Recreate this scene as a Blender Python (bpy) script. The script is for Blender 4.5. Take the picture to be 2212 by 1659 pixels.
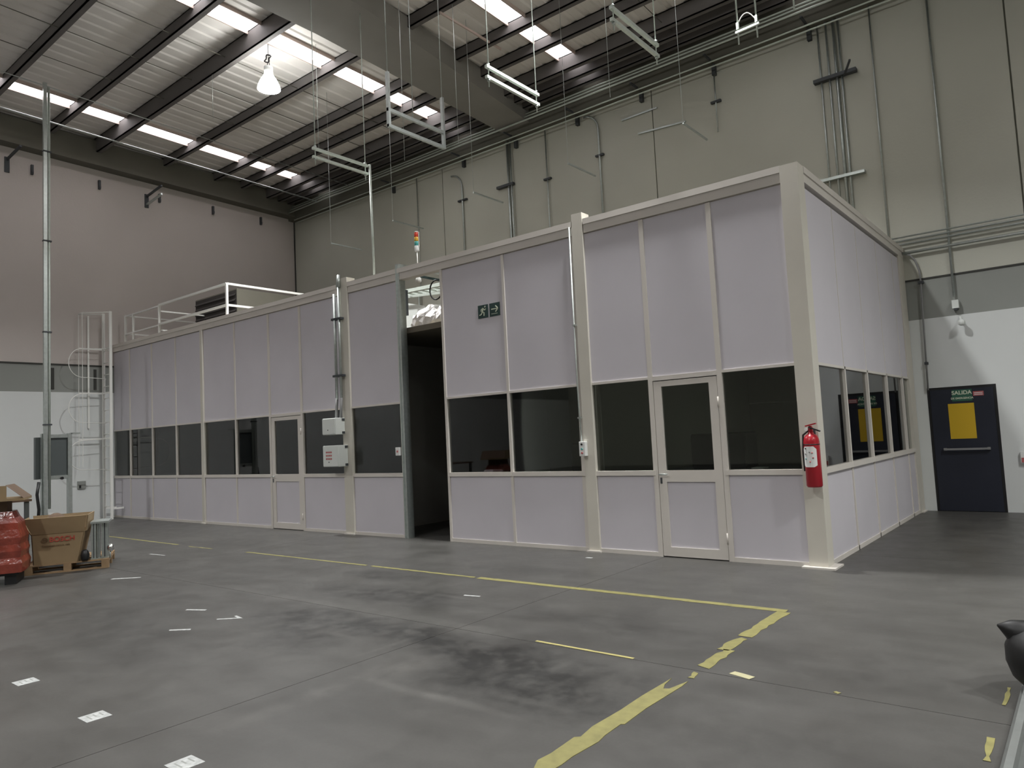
import bpy, bmesh, math, random
from mathutils import Vector, Matrix
random.seed(7)
# ------------------------------------------------------------------ scene, camera, light
for o in list(bpy.data.objects): bpy.data.objects.remove(o, do_unlink=True)
S = bpy.context.scene
C = S.collection
S.view_settings.view_transform = 'Standard'
S.view_settings.look = 'None'
S.view_settings.gamma = 1.0
S.view_settings.use_curve_mapping = False
S.view_settings.exposure = 0.2

YAW, PITCH, ROLL = -0.67564336, 0.07255299, -0.04858366
fw = Vector((math.sin(YAW)*math.cos(PITCH), math.cos(YAW)*math.cos(PITCH), math.sin(PITCH)))
rt = Vector((math.cos(YAW), -math.sin(YAW), 0.0)); up = rt.cross(fw)
r2 = rt*math.cos(ROLL) + up*math.sin(ROLL); u2 = -rt*math.sin(ROLL) + up*math.cos(ROLL)
cd = bpy.data.cameras.new('camera'); cam = bpy.data.objects.new('camera', cd); C.objects.link(cam)
cd.sensor_fit = 'HORIZONTAL'; cd.sensor_width = 36.0; cd.lens = 1565.332/2212*36.0; cd.clip_end = 200
cam.matrix_world = Matrix(((r2.x, u2.x, -fw.x, 2.28137), (r2.y, u2.y, -fw.y, -7.85351), (r2.z, u2.z, -fw.z, 1.5), (0, 0, 0, 1)))
S.camera = cam

W = bpy.data.worlds.new('world'); S.world = W; W.use_nodes = True
bg = W.node_tree.nodes['Background']; bg.inputs[0].default_value = (0.8, 0.9, 1.0, 1); bg.inputs[1].default_value = 0.25

LAMP_POWER = 268.0          # watts of every high-bay lamp
LAMP_TINT = (0.975, 0.985, 0.98)
REFLECTOR_GLOW = 42.0      # light leaving through the translucent lamp reflectors
SKY_EMIT = 5.0              # brightness of the translucent roof sheets
D = 5.4; H = 4.27; XL = -16.75; XR = 12.0; YN = -20.0

# ------------------------------------------------------------------ materials
MATS = {}
def mat(name, col, rough=0.6, metal=0.0, emit=None, es=1.0, var=0.0, vscale=3.0, bump=0.0, bscale=60.0, spec=0.5):
    if name in MATS: return MATS[name]
    m = bpy.data.materials.new(name); m.use_nodes = True; nt = m.node_tree
    b = nt.nodes['Principled BSDF']
    b.inputs['Base Color'].default_value = (*col, 1); b.inputs['Roughness'].default_value = rough
    b.inputs['Metallic'].default_value = metal; b.inputs['Specular IOR Level'].default_value = spec
    if emit:
        b.inputs['Emission Color'].default_value = (*emit, 1); b.inputs['Emission Strength'].default_value = es
    tc = nt.nodes.new('ShaderNodeTexCoord')
    if var > 0:
        n = nt.nodes.new('ShaderNodeTexNoise'); n.inputs['Scale'].default_value = vscale; n.inputs['Detail'].default_value = 5
        nt.links.new(tc.outputs['Object'], n.inputs['Vector'])
        r = nt.nodes.new('ShaderNodeMapRange'); r.inputs['From Min'].default_value = 0.3; r.inputs['From Max'].default_value = 0.7
        r.inputs['To Min'].default_value = 1-var; r.inputs['To Max'].default_value = 1+var
        nt.links.new(n.outputs['Fac'], r.inputs['Value'])
        mx = nt.nodes.new('ShaderNodeVectorMath'); mx.operation = 'SCALE'; mx.inputs[0].default_value = col
        nt.links.new(r.outputs['Result'], mx.inputs['Scale']); nt.links.new(mx.outputs['Vector'], b.inputs['Base Color'])
    if bump > 0:
        n2 = nt.nodes.new('ShaderNodeTexNoise'); n2.inputs['Scale'].default_value = bscale
        nt.links.new(tc.outputs['Object'], n2.inputs['Vector'])
        bp = nt.nodes.new('ShaderNodeBump'); bp.inputs['Strength'].default_value = bump; bp.inputs['Distance'].default_value = 0.01
        nt.links.new(n2.outputs['Fac'], bp.inputs['Height']); nt.links.new(bp.outputs['Normal'], b.inputs['Normal'])
    MATS[name] = m; return m

m_panel = mat('panel_laminate', (0.60, 0.575, 0.615), 0.55, var=0.03, vscale=1.2)
m_prof = mat('cream_profile', (0.66, 0.62, 0.57), 0.45, var=0.03, vscale=2)
m_post = mat('cream_post', (0.62, 0.59, 0.52), 0.5, var=0.04, vscale=2)
m_wall_c = mat('wall_cream', (0.50, 0.50, 0.435), 0.85, var=0.06, vscale=0.5, bump=0.15, bscale=25)
m_wall_l = mat('wall_cream_pinkish', (0.52, 0.475, 0.445), 0.85, var=0.05, vscale=0.5, bump=0.15, bscale=25)
m_wall_g = mat('wall_grey_band', (0.27, 0.28, 0.26), 0.8, var=0.05, vscale=0.7)
m_wall_w = mat('wall_white', (0.66, 0.68, 0.67), 0.75, var=0.03, vscale=0.6)
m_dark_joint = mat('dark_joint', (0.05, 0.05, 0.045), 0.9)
m_roof = mat('roof_sheet', (0.84, 0.81, 0.77), 0.55, var=0.06, vscale=0.8)
m_purlin = mat('purlin_paint', (0.135, 0.125, 0.12), 0.7, var=0.08, vscale=2)
m_curb = mat('skylight_curb', (0.55, 0.45, 0.40), 0.6)
m_beam = mat('beam_paint', (0.27, 0.26, 0.24), 0.8, var=0.07, vscale=1)
m_edge = mat('edge_beam_paint', (0.13, 0.125, 0.10), 0.8, var=0.1, vscale=1)
m_sky = mat('skylight_sheet', (0.9, 0.9, 0.9), 0.5, emit=(1.0, 0.97, 1.0), es=SKY_EMIT)
m_galv = mat('galvanised_steel', (0.52, 0.56, 0.54), 0.38, metal=0.85, var=0.08, vscale=20)
m_galv_b = mat('bright_strut', (0.62, 0.68, 0.62), 0.5, metal=0.35, var=0.06, vscale=20)
m_grip = mat('strut_clamp', (0.06, 0.065, 0.07), 0.6, metal=0.2)
m_white = mat('white_paint', (0.82, 0.82, 0.78), 0.4)
m_white_m = mat('white_enamel', (0.70, 0.73, 0.70), 0.4)
m_grey = mat('grey_plastic', (0.25, 0.25, 0.25), 0.6)
m_black = mat('black_plastic', (0.012, 0.012, 0.013), 0.45)
m_bag = mat('black_bag_film', (0.004, 0.004, 0.004), 0.5, bump=0.5, bscale=9)
m_navy = mat('navy_door_paint', (0.014, 0.017, 0.030), 0.5, var=0.1, vscale=2)
m_yel = mat('yellow_sheet', (0.62, 0.40, 0.015), 0.6)
m_green = mat('sign_green', (0.03, 0.12, 0.075), 0.5)
m_greend = mat('sign_dark_green', (0.018, 0.05, 0.045), 0.5)
m_letter = mat('sign_lettering', (0.65, 0.70, 0.55), 0.5)
m_red = mat('extinguisher_red', (0.36, 0.012, 0.022), 0.28)
m_redd = mat('faded_red', (0.45, 0.12, 0.12), 0.6)
m_label = mat('paper_label', (0.75, 0.76, 0.74), 0.6)
m_amber = mat('beacon_amber', (0.75, 0.42, 0.05), 0.3)
m_beacon_r = mat('beacon_red', (0.6, 0.06, 0.03), 0.3)
m_beacon_g = mat('beacon_green', (0.08, 0.36, 0.33), 0.3)
m_foil = mat('foil_duct', (0.75, 0.73, 0.70), 0.28, metal=0.9, bump=1.0, bscale=14)
m_card = mat('cardboard', (0.28, 0.20, 0.11), 0.85, var=0.08, vscale=4)
m_card_d = mat('cardboard_inside', (0.13, 0.085, 0.055), 0.9, var=0.08, vscale=4)
m_wood = mat('pallet_wood', (0.30, 0.20, 0.11), 0.85, var=0.2, vscale=9)
m_print = mat('carton_red_print', (0.42, 0.06, 0.04), 0.7)
m_print2 = mat('carton_brown_print', (0.17, 0.10, 0.05), 0.7)
m_tape = mat('yellow_floor_tape', (0.225, 0.205, 0.07), 0.6, var=0.16, vscale=14)
m_tape2 = mat('faded_yellow_tape', (0.24, 0.22, 0.08), 0.7, var=0.2, vscale=10)
m_paper = mat('floor_paper', (0.42, 0.43, 0.42), 0.7, var=0.25, vscale=30)
m_ahu = mat('unit_sheet_metal', (0.20, 0.19, 0.155), 0.5, var=0.05)
m_ahu_d = mat('unit_dark_face', (0.045, 0.04, 0.038), 0.7)
m_int = mat('booth_inner_wall', (0.42, 0.41, 0.38), 0.8)
m_intc = mat('booth_ceiling_board', (0.16, 0.14, 0.105), 0.85)
m_panelgrey = mat('cabinet_grey', (0.10, 0.115, 0.115), 0.5, metal=0.2)
m_chan = mat('floor_channel', (0.22, 0.23, 0.22), 0.45, metal=0.4, var=0.1, vscale=8)

def wrap_red():
    m = mat('stretch_film_red', (0.23, 0.042, 0.026), 0.22, var=0.35, vscale=5, bump=0.8, bscale=16, spec=0.8); return m
m_wrap = wrap_red()

def glass():
    m = bpy.data.materials.new('window_glass'); m.use_nodes = True; nt = m.node_tree
    for n in list(nt.nodes): nt.nodes.remove(n)
    out = nt.nodes.new('ShaderNodeOutputMaterial'); mx = nt.nodes.new('ShaderNodeMixShader')
    t = nt.nodes.new('ShaderNodeBsdfTransparent'); t.inputs[0].default_value = (0.80, 0.83, 0.80, 1)
    g = nt.nodes.new('ShaderNodeBsdfGlossy'); g.inputs['Roughness'].default_value = 0.02; g.inputs[0].default_value = (0.95, 0.95, 0.95, 1)
    f = nt.nodes.new('ShaderNodeFresnel'); f.inputs[0].default_value = 1.62
    nt.links.new(f.outputs[0], mx.inputs[0]); nt.links.new(t.outputs[0], mx.inputs[1]); nt.links.new(g.outputs[0], mx.inputs[2])
    nt.links.new(mx.outputs[0], out.inputs[0]); return m
m_glass = glass()

def concrete():
    m = bpy.data.materials.new('concrete_floor'); m.use_nodes = True; nt = m.node_tree; L = nt.links; N = nt.nodes.new
    b = nt.nodes['Principled BSDF']
    geo = N('ShaderNodeNewGeometry'); P = geo.outputs['Position']
    def noise(sc, det=5, rough=0.55, vec=P, dist=0.0):
        n = N('ShaderNodeTexNoise'); n.inputs['Scale'].default_value = sc; n.inputs['Detail'].default_value = det
        n.inputs['Roughness'].default_value = rough; n.inputs['Distortion'].default_value = dist; L.new(vec, n.inputs['Vector']); return n
    def mathn(op, a, b_=None, c=None):
        n = N('ShaderNodeMath'); n.operation = op
        for i, v in enumerate((a, b_, c)):
            if v is None: continue
            if isinstance(v, (int, float)): n.inputs[i].default_value = v
            else: L.new(v, n.inputs[i])
        return n.outputs[0]
    def rng(v, a, b_, c, d):
        n = N('ShaderNodeMapRange'); n.inputs['From Min'].default_value = a; n.inputs['From Max'].default_value = b_
        n.inputs['To Min'].default_value = c; n.inputs['To Max'].default_value = d; L.new(v, n.inputs['Value']); return n.outputs[0]
    # warped position for irregular stain outlines
    wn = noise(1.6, 4); wv = N('ShaderNodeVectorMath'); wv.operation = 'SUBTRACT'; L.new(wn.outputs['Color'], wv.inputs[0]); wv.inputs[1].default_value = (0.5, 0.5, 0.5)
    ws = N('ShaderNodeVectorMath'); ws.operation = 'SCALE'; ws.inputs['Scale'].default_value = 0.75; L.new(wv.outputs[0], ws.inputs[0])
    wa = N('ShaderNodeVectorMath'); wa.operation = 'ADD'; L.new(P, wa.inputs[0]); L.new(ws.outputs[0], wa.inputs[1])
    blobs = [(-0.62, -4.28, 0.85, 0.55, 0.50), (-1.45, -3.95, 0.75, 0.33, 0.38), (-2.2, -3.85, 0.6, 0.35, 0.36), (-3.1, -4.05, 0.8, 0.42, 0.42), (-2.7, -4.5, 0.5, 0.3, 0.25),
             (-3.3, -2.95, 1.1, 0.36, 0.36), (-4.2, -2.3, 0.55, 0.3, 0.30), (-1.0, -2.9, 1.2, 0.25, 0.16), (-4.0, -5.2, 1.6, 0.5, 0.16), (0.9, -3.1, 1.2, 0.3, 0.12), (0.8, -4.6, 0.9, 0.5, 0.12),
             (-5.6, -4.6, 1.4, 0.7, 0.14), (-2.6, -1.3, 1.1, 0.25, 0.12), (1.4, 2.5, 1.6, 2.4, 0.06)]
    pale = [(-1.55, -5.05, 0.10, 0.75, 0.28), (-1.42, -4.45, 0.13, 0.40, 0.35), (-0.95, -4.78, 0.65, 0.05, 0.35), (-0.35, -4.55, 0.35, 0.05, 0.40), (-0.55, -4.15, 0.05, 0.35, 0.35), (-2.75, -4.20, 0.45, 0.04, 0.30),
            (-2.62, -3.98, 0.04, 0.3, 0.25), (-1.95, -4.0, 0.035, 0.55, 0.28), (-3.0, -3.55, 2.4, 0.12, 0.20), (0.5, -5.6, 1.6, 0.5, 0.10), (-2.9, -2.75, 0.5, 0.05, 0.25)]
    tot = None
    for (x, y, rx, ry, a) in blobs:
        s = N('ShaderNodeVectorMath'); s.operation = 'SUBTRACT'; L.new(wa.outputs[0], s.inputs[0]); s.inputs[1].default_value = (x, y, 0)
        k = N('ShaderNodeVectorMath'); k.operation = 'MULTIPLY'; L.new(s.outputs[0], k.inputs[0]); k.inputs[1].default_value = (1/rx, 1/ry, 0)
        l = N('ShaderNodeVectorMath'); l.operation = 'LENGTH'; L.new(k.outputs[0], l.inputs[0])
        v = rng(l.outputs['Value'], 1.15, 0.45, 0.0, a)
        tot = v if tot is None else mathn('ADD', tot, v)
    lite = None
    pw = N('ShaderNodeVectorMath'); pw.operation = 'SCALE'; pw.inputs['Scale'].default_value = 0.12; L.new(wv.outputs[0], pw.inputs[0])
    pa = N('ShaderNodeVectorMath'); pa.operation = 'ADD'; L.new(P, pa.inputs[0]); L.new(pw.outputs[0], pa.inputs[1])
    for (x, y, rx, ry, a) in pale:
        s = N('ShaderNodeVectorMath'); s.operation = 'SUBTRACT'; L.new(pa.outputs[0], s.inputs[0]); s.inputs[1].default_value = (x, y, 0)
        k = N('ShaderNodeVectorMath'); k.operation = 'MULTIPLY'; L.new(s.outputs[0], k.inputs[0]); k.inputs[1].default_value = (1/rx, 1/ry, 0)
        l = N('ShaderNodeVectorMath'); l.operation = 'LENGTH'; L.new(k.outputs[0], l.inputs[0])
        v = rng(l.outputs['Value'], 1.2, 0.3, 0.0, a)
        lite = v if lite is None else mathn('ADD', lite, v)
    fine = noise(5.0, 8, 0.65)
    tot = mathn('MULTIPLY', tot, rng(fine.outputs['Fac'], 0.35, 0.6, 0.35, 1.6))
    big = noise(0.42, 3); med = noise(2.2, 6, 0.6); sm = noise(60, 3)
    # wiped streaks running across the stained bays
    st = N('ShaderNodeMapping'); st.inputs['Scale'].default_value = (0.35, 3.2, 1); st.inputs['Rotation'].default_value = (0, 0, 0.25); L.new(P, st.inputs['Vector'])
    sk = noise(1.5, 5, 0.6, st.outputs[0])
    f = mathn('MULTIPLY', rng(big.outputs['Fac'], 0.3, 0.7, 0.85, 1.13), rng(med.outputs['Fac'], 0.3, 0.7, 0.91, 1.09))
    f = mathn('MULTIPLY', f, rng(sk.outputs['Fac'], 0.3, 0.7, 0.92, 1.07))
    f = mathn('MULTIPLY', f, rng(sm.outputs['Fac'], 0.3, 0.7, 0.95, 1.05))
    f = mathn('MULTIPLY', f, mathn('SUBTRACT', 1.0, mathn('MINIMUM', tot, 0.72)))
    # pale scuffed strips beside the joints in the stained bay
    f = mathn('MULTIPLY', f, mathn('ADD', 1.0, mathn('MULTIPLY', lite, rng(fine.outputs['Fac'], 0.35, 0.65, 0.4, 1.9))))
    sc = N('ShaderNodeVectorMath'); sc.operation = 'SCALE'; sc.inputs[0].default_value = (0.070, 0.0675, 0.062); L.new(f, sc.inputs['Scale'])
    L.new(sc.outputs[0], b.inputs['Base Color'])
    L.new(rng(med.outputs['Fac'], 0.3, 0.7, 0.36, 0.52), b.inputs['Roughness'])
    b.inputs['Specular IOR Level'].default_value = 0.45
    bp = N('ShaderNodeBump'); bp.inputs['Strength'].default_value = 0.12; bp.inputs['Distance'].default_value = 0.004
    L.new(noise(9, 5).outputs['Fac'], bp.inputs['Height']); L.new(bp.outputs['Normal'], b.inputs['Normal'])
    return m
m_floor = concrete()

# ------------------------------------------------------------------ builders
def tag(o, label=None, cat=None, group=None, kind=None):
    if label: o['label'] = label
    if cat: o['category'] = cat
    if group: o['group'] = group
    if kind: o['kind'] = kind
    return o
def thing(name, label, cat, loc=(0, 0, 0), group=None, kind=None):
    o = bpy.data.objects.new(name, None); o.empty_display_size = 0.1; C.objects.link(o); o.location = loc
    return tag(o, label, cat, group, kind)
def rootloc(o):
    v = Vector(o.location)
    while o.parent: o = o.parent; v = v + Vector(o.location)
    return v
class MB:
    """collects world-space shapes and links them as one mesh object"""
    def __init__(s): s.bm = bmesh.new()
    def box(s, x0, x1, y0, y1, z0, z1, rot=None, bev=0.0):
        vs = [s.bm.verts.new((x, y, z)) for x in (x0, x1) for y in (y0, y1) for z in (z0, z1)]
        fs = [(0, 1, 3, 2), (4, 6, 7, 5), (0, 4, 5, 1), (2, 3, 7, 6), (0, 2, 6, 4), (1, 5, 7, 3)]
        ff = [s.bm.faces.new([vs[i] for i in f]) for f in fs]
        if bev > 0:
            es = list({e for f in ff for e in f.edges})
            r = bmesh.ops.bevel(s.bm, geom=es, offset=bev, segments=1, affect='EDGES')
        if rot is not None:
            m, piv = rot
            for v in vs if bev == 0 else s.bm.verts:
                v.co = m @ (v.co - piv) + piv
        return s
    def bar(s, a, b, w, h=None, upv=(0, 0, 1)):
        """rectangular bar from a to b, w across, h along the up direction"""
        h = h or w; a = Vector(a); b = Vector(b); d = (b-a).normalized(); u = Vector(upv)
        if abs(d.dot(u)) > 0.98: u = Vector((0, 1, 0))
        r = d.cross(u).normalized(); u = r.cross(d).normalized()
        vs = [s.bm.verts.new(p + r*(i*w/2) + u*(j*h/2)) for p in (a, b) for i in (-1, 1) for j in (-1, 1)]
        for f in [(0, 1, 3, 2), (4, 6, 7, 5), (0, 4, 5, 1), (2, 3, 7, 6), (0, 2, 6, 4), (1, 5, 7, 3)]:
            s.bm.faces.new([vs[i] for i in f])
        return s
    def tube(s, pts, r, n=10, closed=False):
        pts = [Vector(p) for p in pts]; rings = []
        m = len(pts); ref = None
        for i, p in enumerate(pts):
            if closed: d = (pts[(i+1) % m] - pts[i-1]).normalized()
            elif i == 0: d = (pts[1]-p).normalized()
            elif i == m-1: d = (p-pts[i-1]).normalized()
            else: d = ((pts[i+1]-p).normalized() + (p-pts[i-1]).normalized()).normalized()
            if ref is None: ref = Vector((0, 0, 1)) if abs(d.z) < 0.9 else Vector((0, 1, 0))
            a = d.cross(ref)
            if a.length < 1e-3: a = d.orthogonal()
            a.normalize(); b = a.cross(d).normalized(); ref = b if abs(d.dot(ref)) > 0.9 else ref
            rr = r[i] if isinstance(r, (list, tuple)) else r
            rings.append([s.bm.verts.new(p + (a*math.cos(t) + b*math.sin(t))*rr) for t in [2*math.pi*k/n for k in range(n)]])
        for i in range(m if closed else m-1):
            A, B = rings[i], rings[(i+1) % m]
            for k in range(n):
                f = s.bm.faces.new((A[k], A[(k+1) % n], B[(k+1) % n], B[k])); f.smooth = True
        if not closed:
            s.bm.faces.new(rings[0]); s.bm.faces.new(rings[-1][::-1])
        return s
    def lathe(s, c, prof, n=24, axis='Z'):
        c = Vector(c); rings = []
        for (r, h) in prof:
            ring = []
            for k in range(n):
                t = 2*math.pi*k/n
                v = Vector((r*math.cos(t), r*math.sin(t), h)) if axis == 'Z' else (Vector((r*math.cos(t), h, r*math.sin(t))) if axis == 'Y' else Vector((h, r*math.cos(t), r*math.sin(t))))
                ring.append(s.bm.verts.new(c+v))
            rings.append(ring)
        for A, B in zip(rings, rings[1:]):
            for k in range(n):
                f = s.bm.faces.new((A[k], A[(k+1) % n], B[(k+1) % n], B[k])); f.smooth = True
        s.bm.faces.new(rings[0]); s.bm.faces.new(rings[-1][::-1]); return s
    def poly(s, pts, d):
        """prism: polygon pts extruded by vector d"""
        d = Vector(d); a = [s.bm.verts.new(Vector(p)) for p in pts]; b = [s.bm.verts.new(Vector(p)+d) for p in pts]
        s.bm.faces.new(a); s.bm.faces.new(b[::-1]); n = len(a)
        for i in range(n): s.bm.faces.new((a[i], b[i], b[(i+1) % n], a[(i+1) % n]))
        return s
    def build(s, name, m, parent=None, label=None, kind=None):
        me = bpy.data.meshes.new(name)
        if parent is not None:
            off = rootloc(parent); bmesh.ops.translate(s.bm, vec=-off, verts=s.bm.verts)
        bmesh.ops.recalc_face_normals(s.bm, faces=s.bm.faces)
        s.bm.to_mesh(me); s.bm.free(); me.materials.append(m)
        o = bpy.data.objects.new(name, me); C.objects.link(o)
        if parent is not None: o.parent = parent
        if label: o['label'] = label
        if kind: o['kind'] = kind
        return o
def B(x0, x1, y0, y1, z0, z1, **k): return MB().box(x0, x1, y0, y1, z0, z1, **k)
def text(txt, name, m, parent, origin, right, upv, size, align='CENTER', depth=0.0015, bold=0.0):
    cu = bpy.data.curves.new('t', 'FONT'); cu.body = txt; cu.size = size; cu.align_x = align; cu.align_y = 'CENTER'; cu.extrude = depth; cu.offset = bold
    t = bpy.data.objects.new('t', cu); C.objects.link(t); bpy.context.view_layer.update()
    me = bpy.data.meshes.new_from_object(t.evaluated_get(bpy.context.evaluated_depsgraph_get()))
    bpy.data.objects.remove(t, do_unlink=True)
    R = Vector(right).normalized(); U = Vector(upv).normalized(); Nn = R.cross(U)
    M = Matrix(((R.x, U.x, Nn.x, origin[0]), (R.y, U.y, Nn.y, origin[1]), (R.z, U.z, Nn.z, origin[2]), (0, 0, 0, 1)))
    me.transform(M)
    if parent is not None: me.transform(Matrix.Translation(-rootloc(parent)))
    me.materials.clear(); me.materials.append(m)
    o = bpy.data.objects.new(name, me); C.objects.link(o); o.parent = parent; return o
def dup(root, loc, label=None):
    r = root.copy(); C.objects.link(r); r.location = loc
    if label: r['label'] = label
    def kids(src, dst):
        for ch in list(src.children):
            c = ch.copy(); C.objects.link(c); c.parent = dst; kids(ch, c)
    kids(root, r); return r

# ------------------------------------------------------------------ floor
fl = thing('floor', None, None, kind='structure')
B(XL-0.2, XR+0.2, YN-0.2, D+0.2, -0.25, -0.004).build('subfloor', mat('joint_filler', (0.085, 0.082, 0.075), 0.9), fl)
xs = [XL, -13.8, -7.8, -1.82, 4.2, 8.2, XR]; ys = [YN, -15.6, -9.6, -3.59, 0.9, D]
for i in range(len(xs)-1):
    for j in range(len(ys)-1):
        g = 0.0025
        B(xs[i]+g, xs[i+1]-g, ys[j]+g, ys[j+1]-g, -0.004, 0.0).build('concrete_slab', m_floor, fl)

# ------------------------------------------------------------------ walls of the hall
ZT = 9.35
wb = thing('wall_back', None, None, kind='structure')
DX0, DX1, DZ = 0.19, 1.12, 1.95    # blue door opening
B(XL-0.3, XR+0.3, D+0.05, D+0.35, 0, ZT+0.5).build('wall_core', m_wall_c, wb)
B(XL, DX0, D, D+0.06, 0, 3.07).build('white_dado', m_wall_w, wb)
B(DX1, XR, D, D+0.06, 0, 3.07).build('white_dado', m_wall_w, wb)
B(DX0, DX1, D, D+0.06, DZ, 3.07).build('white_dado', m_wall_w, wb)
B(XL, XR, D+0.004, D+0.06, 3.07, 3.71).build('grey_band', m_wall_g, wb)
B(XL, XR, D-0.012, D+0.05, 3.71, 3.735).build('shadow_line_ledge', m_dark_joint, wb)  # ledge coloured dark to paint the shadow line below the upper wall
px = [XL, -10.3, -4.3, 1.69, 7.7, XR]
for a, b in zip(px, px[1:]):
    B(a+0.012, b-0.012, D-0.006, D+0.05, 3.735, 8.5).build('precast_panel', m_wall_c, wb)
    B(a+0.012, b-0.012, D-0.006, D+0.05, 8.5, ZT).build('precast_panel', m_wall_c, wb)
wl = thing('wall_left', None, None, kind='structure')
B(XL-0.35, XL-0.05, YN, D+0.3, 0, ZT+0.5).build('wall_core', m_wall_l, wl)
B(XL-0.06, XL, YN, D, 0, 3.07).build('white_dado', m_wall_w, wl)
B(XL-0.06, XL-0.004, YN, D, 3.07, 3.71).build('grey_band', m_wall_g, wl)
B(XL-0.05, XL+0.012, YN, D, 3.71, 3.745).build('shadow_line_ledge', m_dark_joint, wl)  # same painted shadow line on the left wall
for a, b in ((YN, -9.6), (-9.6, D)):
    B(XL-0.05, XL+0.006, a+0.012, b-0.012, 3.745, ZT).build('precast_panel', m_wall_l, wl)
B(XL, XL+0.03, D-0.04, D-0.008, 3.75, 8.5).build('corner_joint', m_dark_joint, wl)
for y in (-1.37, -0.44, -0.24):
    B(XL-0.002, XL+0.02, y-0.03, y+0.03, 3.14, 3.64).build('dark_slot', m_dark_joint, wl)
wr = thing('wall_right', None, None, kind='structure')
B(XR, XR+0.3, YN, D+0.3, 0, ZT+0.5).build('wall_core', m_wall_c, wr)
wn_ = thing('wall_near', None, None, kind='structure')
B(XL-0.3, XR+0.3, YN-0.3, YN, 0, ZT+1.2).build('wall_core', m_wall_c, wn_)

# ------------------------------------------------------------------ roof: deck, skylight strips, purlins, beams
def zr(y): return 9.2 + 0.03*(D-y)
ce = thing('ceiling', None, None, kind='structure')
strips = [(-15.12, -14.68), (-9.58, -9.13), (-5.74, -5.33), (-1.3, -0.88), (3.2, 3.62)]
def deck(x0, x1):
    m = MB(); n = max(1, round((x1-x0)/0.30)); p = (x1-x0)/n; prof = []
    for k in range(n):
        a = x0 + k*p
        prof += [(a, 0.0), (a+p*0.55, 0.0), (a+p*0.65, 0.025), (a+p*0.9, 0.025)]
    prof.append((x1, 0.0))
    rows = []
    for y in (YN, D+0.1):
        rows.append([m.bm.verts.new((x, y, zr(y)+h)) for x, h in prof])
    for i in range(len(prof)-1): m.bm.faces.new((rows[0][i], rows[0][i+1], rows[1][i+1], rows[1][i]))
    rows2 = [[m.bm.verts.new((x, y, zr(y)+0.09)) for x in (x0, x1)] for y in (YN, D+0.1)]
    m.bm.faces.new((rows2[0][0], rows2[0][1], rows2[1][1], rows2[1][0]))
    return m
edges = [XL-0.3] + [v for s in strips for v in s] + [XR+0.3]
for i in range(0, len(edges), 2): deck(edges[i], edges[i+1]).build('roof_sheet', m_roof, ce)
PUR = [4.95, 4.62, 4.23, 3.40, 2.58, 1.18, -0.48, -1.54, -2.95, -4.4, -5.85, -7.3, -8.75, -10.2, -11.65, -13.1, -14.55, -16.0, -17.45, -18.9]
for (a, b) in strips:
    yy = [D+0.05] + PUR + [YN]
    for y1, y0 in zip(yy, yy[1:]):
        m = MB(); m.poly([(a, y0, zr(y0)+0.03), (b, y0, zr(y0)+0.03), (b, y1, zr(y1)+0.03), (a, y1, zr(y1)+0.03)], (0, 0, 0.02))
        m.build('skylight_sheet', m_sky, ce)
    for x in (a, b):
        MB().poly([(x-0.012, YN, zr(YN)-0.07), (x+0.012, YN, zr(YN)-0.07), (x+0.012, D, zr(D)-0.07), (x-0.012, D, zr(D)-0.07)], (0, 0, 0.12)).build('skylight_curb', m_curb, ce)
for k, y in enumerate(PUR):
    h = 0.36 if abs(y+0.48) < 0.01 else (0.22 if y < 4 else 0.30)
    m = MB(); zt = zr(y)-0.005
    m.box(XL, XR, y-0.03, y+0.0, zt-h, zt)
    m.box(XL, XR, y-0.03, y+0.09, zt-h, zt-h+0.015)
    m.box(XL, XR, y-0.03, y+0.09, zt-0.02, zt)
    m.build('purlin', m_purlin, ce)
for (xa, xb, xc, xd) in ((-8.15, -6.90, -8.1, -7.3), (2.5, 3.2, 2.5, 3.2)):
    m = MB(); sec = [(YN, xa, xb, 9.02), (0.0, xa, xb, 8.95), (D, xc, xd, 8.66)]; rows = []
    for (y, l, r, z) in sec: rows.append([m.bm.verts.new(v) for v in ((l, y, z), (r, y, z), (r, y, zr(y)-0.02), (l, y, zr(y)-0.02))])
    for A, B_ in zip(rows, rows[1:]):
        for k in range(4): m.bm.faces.new((A[k], A[(k+1) % 4], B_[(k+1) % 4], B_[k]))
    m.bm.faces.new(rows[0]); m.bm.faces.new(rows[-1][::-1])
    m.build('main_beam', m_beam, ce)
B(-6.22, -6.19, 1.2, 2.9, 9.06, 9.10).build('pale_batten', m_curb, ce)
MB().poly([(XL+0.01, YN, 9.1), (XL+0.35, YN, 9.1), (XL+0.35, D, 8.56), (XL+0.01, D, 8.56)], (0, 0, 0.62)).build('edge_beam', m_edge, ce)
B(XL, XR, D-0.22, D-0.01, 8.5, 9.15).build('edge_beam', m_edge, ce)
for x in (-12.9, -10.4, -11.7, -3.4, -0.2):
    MB().tube([(x, YN, zr(YN)-0.2), (x, D, zr(D)-0.2)], 0.008, 6).build('sag_rod', m_edge, ce)

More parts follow.
